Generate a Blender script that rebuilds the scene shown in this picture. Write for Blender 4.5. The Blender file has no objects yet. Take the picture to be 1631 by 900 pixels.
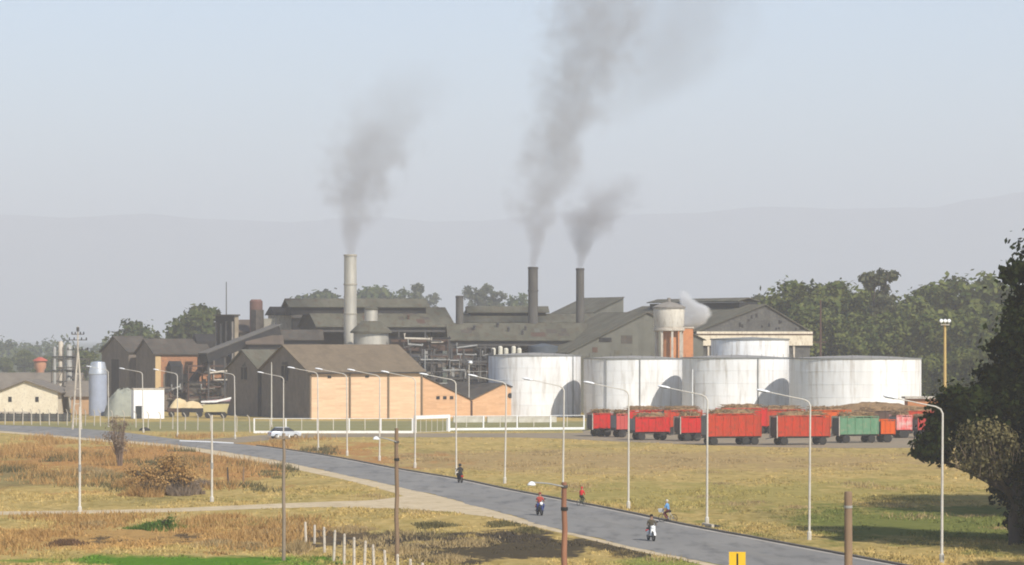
import bpy, bmesh, math, random
import numpy as np
from mathutils import Vector, Matrix, Quaternion

# ---------------------------------------------------------------- camera, world, sun
SC = bpy.context.scene
COL = SC.collection
R = math.radians
F, HZ, CX, HC = 5500.0, 537.0, 815.5, 13.0      # focal length / horizon / centre in photo pixels, eye height in metres

cam_d = bpy.data.cameras.new('camera')
cam_d.sensor_fit = 'HORIZONTAL'
cam_d.sensor_width = 36.0
cam_d.lens = 36.0 * F / 1631.0
cam_d.shift_y = (HZ - 450.0) / 1631.0
cam_d.clip_start = 1.0
cam_d.clip_end = 30000.0
cam = bpy.data.objects.new('camera', cam_d)
cam.location = (0, 0, HC)
cam.rotation_euler = (R(90), 0, 0)
COL.objects.link(cam)
SC.camera = cam

SUN_AZ, SUN_EL = R(35), R(40)                   # to the right of straight behind the camera, height
world = bpy.data.worlds.new('World')
SC.world = world
world.use_nodes = True
wn = world.node_tree
wn.nodes.clear()
sky = wn.nodes.new('ShaderNodeTexSky')
sky.sky_type = 'NISHITA'
sky.sun_disc = False
sky.sun_elevation = SUN_EL
sky.sun_rotation = R(180) - SUN_AZ
sky.air_density = 0.8
sky.dust_density = 0.25
sky.ozone_density = 2.5
bg = wn.nodes.new('ShaderNodeBackground')
bg.inputs['Strength'].default_value = 0.12
wo = wn.nodes.new('ShaderNodeOutputWorld')
wn.links.new(sky.outputs[0], bg.inputs[0])
wn.links.new(bg.outputs[0], wo.inputs[0])

sun_d = bpy.data.lights.new('sun', 'SUN')
sun_d.energy = 5.0
sun_d.angle = R(0.7)
sun_d.color = (1.0, 0.93, 0.82)
sun = bpy.data.objects.new('sun', sun_d)
sdir = Vector((-math.sin(SUN_AZ) * math.cos(SUN_EL), math.cos(SUN_AZ) * math.cos(SUN_EL), -math.sin(SUN_EL)))
sun.rotation_euler = sdir.to_track_quat('-Z', 'Y').to_euler()
sun.location = (150, -200, 200)
COL.objects.link(sun)

vs = SC.view_settings
vs.view_transform = 'Standard'
vs.look = 'None'
vs.exposure = 0.36
vs.gamma = 1.0
vs.use_curve_mapping = False
SC.cycles.filter_width = 1.9
SC.cycles.use_denoising = True
SC.cycles.max_bounces = 6
SC.cycles.volume_bounces = 2
SC.cycles.volume_max_steps = 256
SC.cycles.transparent_max_bounces = 8

# ---------------------------------------------------------------- helpers
rnd = random.Random(7)

def gp(x, y, z=0.0):
    """ground point seen at photo pixel (x, y)"""
    Y = F * HC / (y - HZ)
    return Vector(((x - CX) * Y / F, Y, z))

def at(x, y, Y):
    return Vector(((x - CX) * Y / F, Y, HC + (HZ - y) * Y / F))

def zat(y, Y):
    return HC + (HZ - y) * Y / F

def reach(p0, dx, dy, x1):
    """length along (dx,dy) from p0 to the sight line of photo column x1"""
    t = (x1 - CX) / F
    return (t * p0[1] - p0[0]) / (dx - t * dy)

A = R(26)
UX, UY = math.cos(A), math.sin(A)       # along the long fronts
VX, VY = -math.sin(A), math.cos(A)      # into the depth

def tag(o, label=None, cat=None, group=None, kind=None):
    if label: o['label'] = label
    if cat: o['category'] = cat
    if group: o['group'] = group
    if kind: o['kind'] = kind
    return o

def empty(name, loc, rz=0.0, label=None, cat=None, group=None):
    o = bpy.data.objects.new(name, None)
    o.empty_display_size = 0.5
    o.location = loc
    o.rotation_euler = (0, 0, rz)
    COL.objects.link(o)
    return tag(o, label, cat, group)

def copy_tree(o, parent=None):
    c = o.copy()
    COL.objects.link(c)
    c.parent = parent
    for ch in [k for k in o.children]:
        copy_tree(ch, c)
    return c

class MB:
    def __init__(s):
        s.v, s.f = [], []
    def add(s, vs_, fs_):
        n = len(s.v)
        s.v += [tuple(p) for p in vs_]
        s.f += [tuple(i + n for i in f) for f in fs_]
        return s
    def box(s, x0, x1, y0, y1, z0, z1):
        return s.add([(x0,y0,z0),(x1,y0,z0),(x1,y1,z0),(x0,y1,z0),(x0,y0,z1),(x1,y0,z1),(x1,y1,z1),(x0,y1,z1)],
                     [(0,3,2,1),(4,5,6,7),(0,1,5,4),(1,2,6,5),(2,3,7,6),(3,0,4,7)])
    def obox(s, c, sz, rot=None):
        M = rot.to_matrix() if isinstance(rot, Quaternion) else (rot or Matrix.Identity(3))
        hx, hy, hz = sz[0]/2, sz[1]/2, sz[2]/2
        pts = [Vector(c) + M @ Vector(p) for p in ((-hx,-hy,-hz),(hx,-hy,-hz),(hx,hy,-hz),(-hx,hy,-hz),(-hx,-hy,hz),(hx,-hy,hz),(hx,hy,hz),(-hx,hy,hz))]
        return s.add(pts, [(0,3,2,1),(4,5,6,7),(0,1,5,4),(1,2,6,5),(2,3,7,6),(3,0,4,7)])
    def bar(s, a, b, w, h=None):
        a, b = Vector(a), Vector(b)
        d = b - a
        q = d.to_track_quat('Z', 'Y')
        return s.obox((a + b) / 2, (w, h or w, d.length), q)
    def tube(s, pts, rad, n=8, cap=True):
        pts = [Vector(p) for p in pts]
        if not isinstance(rad, (list, tuple)): rad = [rad] * len(pts)
        base = len(s.v)
        up = Vector((0.03, 1, 0.02)).normalized()
        for i, p in enumerate(pts):
            t = (pts[min(i+1, len(pts)-1)] - pts[max(i-1, 0)]).normalized()
            u = up - t * up.dot(t)
            if u.length < 0.05:
                u = Vector((1, 0, 0)) - t * t.x
            u.normalize()
            w = t.cross(u)
            for k in range(n):
                a = 2 * math.pi * k / n
                s.v.append(tuple(p + (u * math.cos(a) + w * math.sin(a)) * rad[i]))
        for i in range(len(pts) - 1):
            for k in range(n):
                k2 = (k + 1) % n
                s.f.append((base+i*n+k, base+i*n+k2, base+(i+1)*n+k2, base+(i+1)*n+k))
        if cap:
            s.f.append(tuple(base + k for k in range(n))[::-1])
            s.f.append(tuple(base + (len(pts)-1)*n + k for k in range(n)))
        return s
    def lathe(s, prof, n=24, c=(0,0,0), axis='z', capb=True, capt=True):
        base = len(s.v)
        for r_, z in prof:
            for k in range(n):
                a = 2 * math.pi * k / n
                x, y = r_*math.cos(a), r_*math.sin(a)
                p = (x, y, z) if axis == 'z' else ((z, x, y) if axis == 'x' else (y, z, x))
                s.v.append((c[0]+p[0], c[1]+p[1], c[2]+p[2]))
        m = len(prof)
        for i in range(m-1):
            for k in range(n):
                k2 = (k+1) % n
                s.f.append((base+i*n+k, base+i*n+k2, base+(i+1)*n+k2, base+(i+1)*n+k))
        if capb: s.f.append(tuple(base+k for k in range(n))[::-1])
        if capt: s.f.append(tuple(base+(m-1)*n+k for k in range(n)))
        return s
    def prism_v(s, prof, v0, v1):
        """profile of (u, z) extruded along local y"""
        n = len(prof)
        vs_ = [(u, v0, z) for u, z in prof] + [(u, v1, z) for u, z in prof]
        fs_ = [tuple(range(n)), tuple(range(2*n-1, n-1, -1))]
        fs_ += [(i, i+n, (i+1) % n + n, (i+1) % n) for i in range(n)]
        return s.add(vs_, fs_)
    def prism_u(s, prof, u0, u1):
        """profile of (v, z) extruded along local x"""
        n = len(prof)
        vs_ = [(u0, v, z) for v, z in prof] + [(u1, v, z) for v, z in prof]
        fs_ = [tuple(range(n))[::-1], tuple(range(n, 2*n))]
        fs_ += [(i, (i+1) % n, (i+1) % n + n, i+n) for i in range(n)]
        return s.add(vs_, fs_)
    def mesh(s, name, mat, smooth=False):
        me = bpy.data.meshes.new(name)
        me.from_pydata(s.v, [], s.f)
        me.materials.append(mat)
        if smooth:
            me.polygons.foreach_set('use_smooth', [True] * len(me.polygons))
            try: me.set_sharp_from_angle(angle=R(40))
            except Exception: pass
        me.update()
        return me
    def build(s, name, mat, parent=None, smooth=False, fix=True):
        me = s.mesh(name, mat, smooth)
        if fix:
            b = bmesh.new(); b.from_mesh(me)
            bmesh.ops.recalc_face_normals(b, faces=b.faces)
            b.to_mesh(me); b.free()
        o = bpy.data.objects.new(name, me)
        COL.objects.link(o)
        o.parent = parent
        return o

def link_mesh(name, me, parent=None, loc=(0,0,0)):
    o = bpy.data.objects.new(name, me)
    COL.objects.link(o)
    o.parent = parent
    o.location = loc
    return o

# ---------------------------------------------------------------- materials
def node(nt, kind, **kw):
    n = nt.nodes.new(kind)
    for k, v in kw.items():
        if k in n.inputs.keys(): n.inputs[k].default_value = v
        else: setattr(n, k, v)
    return n

MATS = {}
def mat(name, c1, c2=None, scale=0.5, rough=0.85, metal=0.0, stretch=(1,1,1), bump=0.0, c3=None, world_co=False, spec=0.3, lo=0.35, hi=0.65, sheets=None):
    """base colour c1, blotched with c2 (and c3 at a finer scale)"""
    if name in MATS: return MATS[name]
    m = bpy.data.materials.new(name)
    m.use_nodes = True
    nt = m.node_tree
    b = nt.nodes['Principled BSDF']
    b.inputs['Roughness'].default_value = rough
    b.inputs['Metallic'].default_value = metal
    b.inputs['Specular IOR Level'].default_value = spec
    c2 = c2 or tuple(x * 0.8 for x in c1)
    if world_co:
        co = nt.nodes.new('ShaderNodeNewGeometry').outputs['Position']
    else:
        co = nt.nodes.new('ShaderNodeTexCoord').outputs['Object']
    mp = node(nt, 'ShaderNodeMapping')
    mp.inputs['Scale'].default_value = stretch
    nt.links.new(co, mp.inputs['Vector'])
    nz = node(nt, 'ShaderNodeTexNoise', Scale=scale, Detail=6.0, Roughness=0.62)
    nt.links.new(mp.outputs[0], nz.inputs['Vector'])
    rp = node(nt, 'ShaderNodeValToRGB')
    rp.color_ramp.elements[0].position = lo
    rp.color_ramp.elements[1].position = hi
    rp.color_ramp.elements[0].color = (*c1, 1)
    rp.color_ramp.elements[1].color = (*c2, 1)
    nt.links.new(nz.outputs['Fac'], rp.inputs[0])
    out = rp.outputs[0]
    if c3:
        n2 = node(nt, 'ShaderNodeTexNoise', Scale=scale * 3.7, Detail=4.0, Roughness=0.6)
        nt.links.new(mp.outputs[0], n2.inputs['Vector'])
        r2 = node(nt, 'ShaderNodeValToRGB')
        r2.color_ramp.elements[0].position = 0.5
        r2.color_ramp.elements[1].position = 0.72
        nt.links.new(n2.outputs['Fac'], r2.inputs[0])
        mx = node(nt, 'ShaderNodeMix', data_type='RGBA')
        nt.links.new(r2.outputs[0], mx.inputs['Factor'])
        nt.links.new(out, mx.inputs[6])
        mx.inputs[7].default_value = (*c3, 1)
        out = mx.outputs[2]
    if sheets:
        # single sheets / courses differ a little in tone
        ms_ = node(nt, 'ShaderNodeVectorMath', operation='MULTIPLY')
        nt.links.new(co, ms_.inputs[0]); ms_.inputs[1].default_value = sheets[:3]
        fl = node(nt, 'ShaderNodeVectorMath', operation='FLOOR')
        nt.links.new(ms_.outputs[0], fl.inputs[0])
        wn_ = node(nt, 'ShaderNodeTexWhiteNoise', noise_dimensions='3D')
        nt.links.new(fl.outputs[0], wn_.inputs['Vector'])
        mr_ = node(nt, 'ShaderNodeMapRange')
        mr_.inputs['To Min'].default_value = 1 - sheets[3]; mr_.inputs['To Max'].default_value = 1 + sheets[3]
        nt.links.new(wn_.outputs['Value'], mr_.inputs['Value'])
        hs_ = node(nt, 'ShaderNodeHueSaturation')
        nt.links.new(out, hs_.inputs['Color']); nt.links.new(mr_.outputs[0], hs_.inputs['Value'])
        out = hs_.outputs[0]
    nt.links.new(out, b.inputs['Base Color'])
    if bump:
        bp = node(nt, 'ShaderNodeBump', Strength=bump, Distance=0.1)
        nt.links.new(nz.outputs['Fac'], bp.inputs['Height'])
        nt.links.new(bp.outputs[0], b.inputs['Normal'])
    MATS[name] = m
    return m

def leaf_mat(name, c1, c2, scale=0.35, transl=0.25):
    m = bpy.data.materials.new(name)
    m.use_nodes = True
    nt = m.node_tree
    nt.nodes.clear()
    geo = nt.nodes.new('ShaderNodeNewGeometry')
    nz = node(nt, 'ShaderNodeTexNoise', Scale=scale, Detail=3.0)
    nt.links.new(geo.outputs['Position'], nz.inputs['Vector'])
    ad = node(nt, 'ShaderNodeMath', operation='MULTIPLY_ADD')
    nt.links.new(geo.outputs['Random Per Island'], ad.inputs[0])
    ad.inputs[1].default_value = 0.45
    nt.links.new(nz.outputs['Fac'], ad.inputs[2])
    rp = node(nt, 'ShaderNodeValToRGB')
    rp.color_ramp.elements[0].position = 0.45
    rp.color_ramp.elements[1].position = 0.98
    rp.color_ramp.elements[0].color = (*c1, 1)
    rp.color_ramp.elements[1].color = (*c2, 1)
    nt.links.new(ad.outputs[0], rp.inputs[0])
    d = node(nt, 'ShaderNodeBsdfDiffuse')
    t = node(nt, 'ShaderNodeBsdfTranslucent')
    nt.links.new(rp.outputs[0], d.inputs['Color'])
    nt.links.new(rp.outputs[0], t.inputs['Color'])
    mx = node(nt, 'ShaderNodeMixShader')
    mx.inputs[0].default_value = transl
    nt.links.new(d.outputs[0], mx.inputs[1])
    nt.links.new(t.outputs[0], mx.inputs[2])
    o = nt.nodes.new('ShaderNodeOutputMaterial')
    nt.links.new(mx.outputs[0], o.inputs['Surface'])
    return m

M_ROOF   = mat('roof_grey', (.088,.086,.064), (.125,.12,.092), .35, .85, c3=(.085,.062,.042), stretch=(1,.35,1), spec=.15, sheets=(.95,.28,.01,.13))
M_ROOFV  = mat('roof_grey_v', (.088,.086,.064), (.125,.12,.092), .35, .85, c3=(.085,.062,.042), stretch=(.35,1,1), spec=.15, sheets=(.28,.95,.01,.13))
M_ROOF2  = mat('roof_brown', (.175,.135,.09), (.14,.108,.074), .4, .85, c3=(.195,.15,.10), spec=.15, sheets=(.95,.3,.01,.09))
M_ROOFD  = mat('roof_dark', (.055,.052,.046), (.09,.082,.07), .5, .85, c3=(.10,.062,.042), spec=.15, sheets=(.8,.3,.01,.2))
M_BRICK  = mat('brick_pale', (.67,.48,.32), (.58,.39,.245), 1.0, .9, stretch=(.25,.25,2.6), c3=(.70,.50,.33), spec=.1, sheets=(.45,.45,2.6,.055))
M_BRICKA = mat('brick_annex', (.60,.37,.215), (.52,.31,.175), 1.0, .9, stretch=(.25,.25,2.4), c3=(.64,.42,.26), spec=.1, sheets=(.45,.45,2.6,.06))
M_BRICKD = mat('brick_dull', (.40,.19,.095), (.30,.15,.085), .8, .9, c3=(.16,.11,.08), spec=.1)
M_BRICKO = mat('brick_orange', (.52,.215,.09), (.43,.17,.075), 1.2, .9, c3=(.50,.27,.14), spec=.1)
M_BRICKG = mat('brick_sooty', (.195,.165,.135), (.15,.125,.105), .5, .95, c3=(.115,.10,.088), stretch=(1,1,.6), spec=.1)
M_DARK   = mat('soot_shade_dark', (.020,.022,.026), (.04,.038,.038), .5, .9, spec=.1)
M_STEELD = mat('steel_dark', (.05,.052,.054), (.085,.075,.068), 1.2, .7, spec=.3)
M_STEELL = mat('steel_light', (.34,.34,.32), (.23,.23,.22), 1.0, .6, spec=.3)
M_RUST   = mat('rust_brown', (.10,.058,.042), (.075,.047,.036), 1.0, .9)
M_ALU    = mat('alu_sheet', (.55,.52,.45), (.40,.38,.33), .7, .5, metal=.45, stretch=(1,1,.25))
M_CHIM   = mat('chimney_grey', (.105,.098,.088), (.075,.07,.065), .6, .8, stretch=(1,1,.4))
M_WHITE  = mat('white_paint', (.80,.80,.78), (.70,.70,.68), 1.0, .6)
M_LAMP   = mat('lamp_white', (.60,.58,.52), (.50,.465,.40), 2.5, .7, c3=(.42,.37,.30), stretch=(1,1,.35))
M_HEAD   = mat('lamp_head', (.82,.84,.86), (.72,.74,.76), 2.0, .35)
M_CONC   = mat('concrete_pale', (.55,.50,.42), (.42,.37,.30), .9, .9, c3=(.30,.25,.20), stretch=(1,1,.4))
M_CREAM  = mat('cream_plaster', (.70,.64,.50), (.62,.55,.42), .8, .9, c3=(.5,.44,.34))
M_WOOD   = mat('wood_pole', (.255,.175,.11), (.17,.115,.075), 2.0, .9, stretch=(1,1,.2), bump=.3)
M_WOODR  = mat('wood_pole_red', (.30,.145,.085), (.20,.095,.06), 2.0, .9, stretch=(1,1,.2), bump=.3)
M_RUBBER = mat('rubber', (.02,.02,.021), (.035,.033,.03), 3.0, .9)
M_RIM    = mat('rim_grey', (.35,.33,.30), (.24,.21,.19), 4.0, .6)
M_GLASS  = mat('dark_glass', (.02,.025,.03), (.03,.035,.04), 1.0, .12, spec=.6)
M_CANE   = mat('cane_stack', (.24,.15,.075), (.14,.09,.05), 2.2, .95, stretch=(.4,1.4,1.4), c3=(.33,.23,.12), bump=.6)
M_DIRTP  = mat('path_dirt', (.56,.46,.31), (.47,.38,.245), .25, .95, c3=(.36,.28,.17), world_co=True, spec=.05)
M_ASPH   = mat('asphalt', (.195,.191,.182), (.24,.231,.214), .12, .9, c3=(.125,.123,.12), world_co=True, spec=.15, stretch=(1.6,.35,1))
M_LOT    = mat('gravel_lot', (.27,.22,.155), (.22,.185,.135), .12, .95, c3=(.31,.25,.17), world_co=True, spec=.05)
M_GUTTER = mat('gutter', (.42,.39,.34), (.33,.30,.26), .4, .9, world_co=True)
M_KERB   = mat('kerb_dark', (.10,.09,.075), (.14,.12,.1), .5, .9, world_co=True)
M_BARK   = mat('bark', (.085,.065,.05), (.055,.045,.037), 1.5, .95, stretch=(1,1,.3))
M_RED    = mat('trailer_red', (.56,.018,.018), (.42,.028,.022), 1.3, .9, stretch=(1,1,.35), c3=(.22,.05,.03), spec=.05)
M_ORED   = mat('trailer_orange_red', (.50,.045,.02), (.36,.05,.024), 1.3, .9, stretch=(1,1,.35), c3=(.17,.06,.035), spec=.05)
M_ORANGE = mat('trailer_orange', (.62,.10,.015), (.5,.09,.02), .9, .85, spec=.05)
M_GREEN  = mat('trailer_green', (.085,.21,.12), (.14,.26,.16), 1.3, .9, stretch=(1,1,.35), c3=(.25,.27,.18), spec=.05)
M_GREYP  = mat('panel_grey', (.22,.23,.23), (.16,.17,.17), .9, .7)

# ---------------------------------------------------------------- ground
def smooth_poly(pts, n):
    """Catmull-Rom through pts, n samples by arc length"""
    P_ = [Vector(p) for p in pts]
    P_ = [P_[0] * 2 - P_[1]] + P_ + [P_[-1] * 2 - P_[-2]]
    dense = []
    for i in range(1, len(P_) - 2):
        for k in range(12):
            t = k / 12
            a, b, c, d = P_[i-1], P_[i], P_[i+1], P_[i+2]
            dense.append(0.5 * ((2*b) + (c-a)*t + (2*a-5*b+4*c-d)*t*t + (3*b-a-3*c+d)*t**3))
    dense.append(P_[-2])
    L = [0]
    for a, b in zip(dense, dense[1:]): L.append(L[-1] + (b-a).length)
    out = []
    j = 0
    for i in range(n):
        t = L[-1] * i / (n-1)
        while j < len(L)-2 and L[j+1] < t: j += 1
        k = (t - L[j]) / max(1e-6, L[j+1]-L[j])
        out.append(dense[j].lerp(dense[j+1], k))
    return out

EDGE_R = [gp(x, y) for x, y in ((1286,874),(1197,857),(1141,847),(1068,832.5),(1006,818.5),(899,797.5),(804,779.5),(733,764.5),(624,746),(532,728.5),(440,714.5),(368,706),(285,700),(224,692),(168,686),(92,680.5),(0,677),(-120,673))]
EDGE_L = [gp(x, y) for x, y in ((1129,897),(1068,884),(1007,871),(945,856.5),(896,845),(792,815),(700,790.5),(624,773),(560,759),(500,746),(440,733.5),(352,719),(276,708.5),(199,702),(122,696.5),(0,686.5),(-120,680.5))]
d0 = (EDGE_R[0] - EDGE_R[2]).normalized()
EDGE_R.insert(0, EDGE_R[0] + d0 * 75)
EDGE_L.insert(0, EDGE_L[0] + d0 * 62)
RR, LL = smooth_poly(EDGE_R, 90), smooth_poly(EDGE_L, 90)
re_ = random.Random(17)

def strip(name, a, b, z, m, kind='structure', z2=None):
    n = len(a)
    mb = MB()
    vs_ = [(p.x, p.y, z) for p in a] + [(p.x, p.y, z if z2 is None else z2) for p in b]
    mb.add(vs_, [(i, i+1, n+i+1, n+i) for i in range(n-1)])
    o = mb.build(name, m, fix=False)
    if o.data.polygons[0].normal.z < 0: o.data.flip_normals()
    return tag(o, kind=kind)

def offset(line, d):
    """shift a polyline sideways (positive = towards the left of its direction)"""
    out = []
    for i, p in enumerate(line):
        t = (line[min(i+1, len(line)-1)] - line[max(i-1, 0)]).normalized()
        out.append(p + Vector((-t.y, t.x, 0)) * d)
    return out

# node group with the colours of the fields, shared by the ground and the grass on it
def ground_group():
    g = bpy.data.node_groups.new('field_colour', 'ShaderNodeTree')
    g.interface.new_socket('Color', in_out='OUTPUT', socket_type='NodeSocketColor')
    go = g.nodes.new('NodeGroupOutput')
    geo = g.nodes.new('ShaderNodeNewGeometry')
    def noise(scale, stretch=(1,1,1), det=5.0, off=(0,0,0)):
        mp = node(g, 'ShaderNodeMapping')
        mp.inputs['Scale'].default_value = (stretch[0], stretch[1], 0.0)
        mp.inputs['Location'].default_value = off
        g.links.new(geo.outputs['Position'], mp.inputs['Vector'])
        n = node(g, 'ShaderNodeTexNoise', Scale=scale, Detail=det, Roughness=0.6)
        g.links.new(mp.outputs[0], n.inputs['Vector'])
        return n.outputs['Fac']
    def math_(op, a, b=None, c=None):
        n = node(g, 'ShaderNodeMath', operation=op)
        for i, v in enumerate((a, b, c)):
            if v is None: continue
            if isinstance(v, (int, float)): n.inputs[i].default_value = v
            else: g.links.new(v, n.inputs[i])
        return n.outputs[0]
    def ramp(f, stops):
        n = node(g, 'ShaderNodeValToRGB')
        e = n.color_ramp.elements
        while len(e) < len(stops): e.new(0.5)
        for i, (p, c) in enumerate(stops):
            e[i].position = p; e[i].color = (*c, 1)
        g.links.new(f, n.inputs[0])
        return n.outputs[0]
    def mixc(f, a, b):
        n = node(g, 'ShaderNodeMix', data_type='RGBA')
        g.links.new(f, n.inputs['Factor'])
        for sock, v in ((6, a), (7, b)):
            if isinstance(v, tuple): n.inputs[sock].default_value = (*v, 1)
            else: g.links.new(v, n.inputs[sock])
        return n.outputs[2]
    sep = node(g, 'ShaderNodeSeparateXYZ')
    g.links.new(geo.outputs['Position'], sep.inputs[0])
    X, Y = sep.outputs[0], sep.outputs[1]
    wob = noise(0.16, (1, .35), 5.0, (3, 7, 0))
    wob2 = noise(0.7, (1, .4), 4.0, (13, 2, 0))
    def mask(cx, cy, rx, ry, k=1.6, soft=0.35):
        dx = math_('DIVIDE', math_('SUBTRACT', X, cx), rx)
        dy = math_('DIVIDE', math_('SUBTRACT', Y, cy), ry)
        d = math_('SQRT', math_('ADD', math_('MULTIPLY', dx, dx), math_('MULTIPLY', dy, dy)))
        v = math_('SUBTRACT', 1.0, d)
        v = math_('ADD', v, math_('MULTIPLY', math_('SUBTRACT', wob, 0.5), k))
        v = math_('ADD', v, math_('MULTIPLY', math_('SUBTRACT', wob2, 0.5), k * 0.6))
        n = node(g, 'ShaderNodeMapRange', interpolation_type='SMOOTHSTEP')
        n.inputs['From Min'].default_value = 0.0
        n.inputs['From Max'].default_value = soft
        g.links.new(v, n.inputs['Value'])
        return n.outputs[0]
    base = ramp(noise(0.085, (1, .35), 7.0), [(0.27, (.17,.15,.05)), (0.40, (.35,.265,.08)), (0.50, (.50,.355,.12)), (0.60, (.42,.315,.10)), (0.72, (.23,.21,.065))])
    fine = ramp(noise(1.1, (1, .3), 5.0, (5, 5, 0)), [(0.35, (.15,.12,.045)), (0.65, (.58,.45,.23))])
    n = node(g, 'ShaderNodeMix', data_type='RGBA'); n.inputs['Factor'].default_value = 0.35
    g.links.new(base, n.inputs[6]); g.links.new(fine, n.inputs[7])
    col = n.outputs[2]
    # greener streaks in the right hand field
    col = mixc(math_('MULTIPLY', mask(18, 285, 34, 30, 3.4, .5), 0.5), col, (.25,.235,.07))
    col = mixc(math_('MULTIPLY', mask(31, 240, 18, 34, 1.6, .5), 0.85), col, (.12,.155,.04))
    col = mixc(math_('MULTIPLY', mask(8, 365, 50, 40, 2.0, .6), 0.6), col, (.34,.235,.125))
    # rusty weeds beside the bend
    col = mixc(math_('MULTIPLY', mask(-36, 372, 28, 76, 2.4, .5), 0.85), col, (.40,.205,.075))
    col = mixc(math_('MULTIPLY', mask(-44, 320, 14, 22, 2.2, .5), 0.7), col, (.18,.165,.08))
    col = mixc(math_('MULTIPLY', mask(-24, 226, 18, 15, 2.4, .5), 0.75), col, (.42,.24,.09))
    # burnt ground
    col = mixc(math_('MULTIPLY', mask(0.5, 213, 11.0, 15, 3.6, .45), 0.93), col, (.055,.047,.038))
    col = mixc(math_('MULTIPLY', mask(-9, 224, 12, 9, 4.2, .5), 0.85), col, (.07,.058,.045))
    # fresh green at the near edge
    col = mixc(mask(-19.5, 200, 9.5, 7.5, 1.6, .45), col, (.095,.20,.022))
    col = mixc(math_('MULTIPLY', mask(9.5, 199, 5, 6, 1.0, .5), 0.85), col, (.22,.245,.06))
    far = node(g, 'ShaderNodeMapRange'); far.inputs['From Min'].default_value = 690; far.inputs['From Max'].default_value = 760
    g.links.new(Y, far.inputs['Value'])
    col = mixc(far.outputs[0], col, (.075,.085,.05))
    # cut grass inside the fences
    col = mixc(mask(-20, 505, 75, 36, .5, .3), col, (.25,.235,.11))
    g.links.new(col, go.inputs[0])
    return g
FIELD = ground_group()

def field_mat(name, bumpy, rand=False):
    m = bpy.data.materials.new(name)
    m.use_nodes = True
    nt = m.node_tree
    b = nt.nodes['Principled BSDF']
    b.inputs['Roughness'].default_value = 1.0
    b.inputs['Specular IOR Level'].default_value = 0.0
    g = nt.nodes.new('ShaderNodeGroup'); g.node_tree = FIELD
    out = g.outputs[0]
    if rand:
        geo = nt.nodes.new('ShaderNodeNewGeometry')
        mr = node(nt, 'ShaderNodeMapRange')
        mr.inputs['To Min'].default_value = 0.75
        mr.inputs['To Max'].default_value = 1.25
        nt.links.new(geo.outputs['Random Per Island'], mr.inputs['Value'])
        hs = node(nt, 'ShaderNodeHueSaturation')
        nt.links.new(out, hs.inputs['Color'])
        nt.links.new(mr.outputs[0], hs.inputs['Value'])
        out = hs.outputs[0]
    nt.links.new(out, b.inputs['Base Color'])
    if bumpy:
        geo = nt.nodes.new('ShaderNodeNewGeometry')
        nz = node(nt, 'ShaderNodeTexNoise', Scale=0.9, Detail=6.0, Roughness=0.7)
        nt.links.new(geo.outputs['Position'], nz.inputs['Vector'])
        bp = node(nt, 'ShaderNodeBump', Strength=0.9, Distance=0.5)
        nt.links.new(nz.outputs['Fac'], bp.inputs['Height'])
        nt.links.new(bp.outputs[0], b.inputs['Normal'])
    return m
M_FIELD = field_mat('field', True)
M_GRASS = field_mat('grass_blades', False, True)

g0 = MB()
g0.add([(-8000,-150,0),(8000,-150,0),(8000,14000,0),(-8000,14000,0)], [(0,1,2,3)])
tag(g0.build('ground', M_FIELD, fix=False), kind='structure')

# hills far behind, nearly lost in the haze
def hills():
    m = mat('hill_forest', (.12,.13,.13), (.16,.165,.16), .004, 1.0, c3=(.10,.11,.11), world_co=True, spec=0)
    nx, ny = 220, 16
    prof = [(-1500,.95),(-820,.93),(-600,.90),(-400,.965),(-200,1.0),(0,1.0),(110,.99),(230,1.03),(330,.985),(500,.955),(700,.965),(900,1.0),(1050,1.03),(1200,1.05),(1330,1.03),(1470,1.06),(1560,1.15),(1631,1.21),(1800,1.23),(2300,1.2),(3200,1.1)]
    r2 = random.Random(3)
    vs_, fs_ = [], []
    for j in range(ny):
        t = j / (ny-1)
        Y = 10600 + 2800 * t
        for i in range(nx):
            px = -1300 + 4300 * i / (nx-1)
            X = (px - CX) * 12000 / F
            for (a, ha), (b, hb) in zip(prof, prof[1:]):
                if a <= px <= b:
                    k = (px-a)/(b-a); k = k*k*(3-2*k)
                    h = ha*(1-k) + hb*k
            zt = HC + 193 * h * 12000 / F
            ridge = math.sin(min(1, t*2) * math.pi/2) ** 1.3 if t < .5 else math.cos((t-.5) * math.pi) ** .9
            wv = math.sin(X*.006 + 2*math.sin(X*.002)) * 14 * (1-abs(2*t-1)) * (1 if t < .48 else 0)
            z = zt * ridge + wv + (r2.uniform(-1.5, 1.5) if ridge > .9 else 0)
            vs_.append((X, Y, max(z, -.5) if 0 < j < ny-1 else -.5))
    for j in range(ny-1):
        for i in range(nx-1):
            k = j*nx+i
            fs_.append((k, k+1, k+nx+1, k+nx))
    o = MB().add(vs_, fs_).build('hills', m, smooth=True, fix=False)
    tag(o, kind='structure')
hills()

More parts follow.
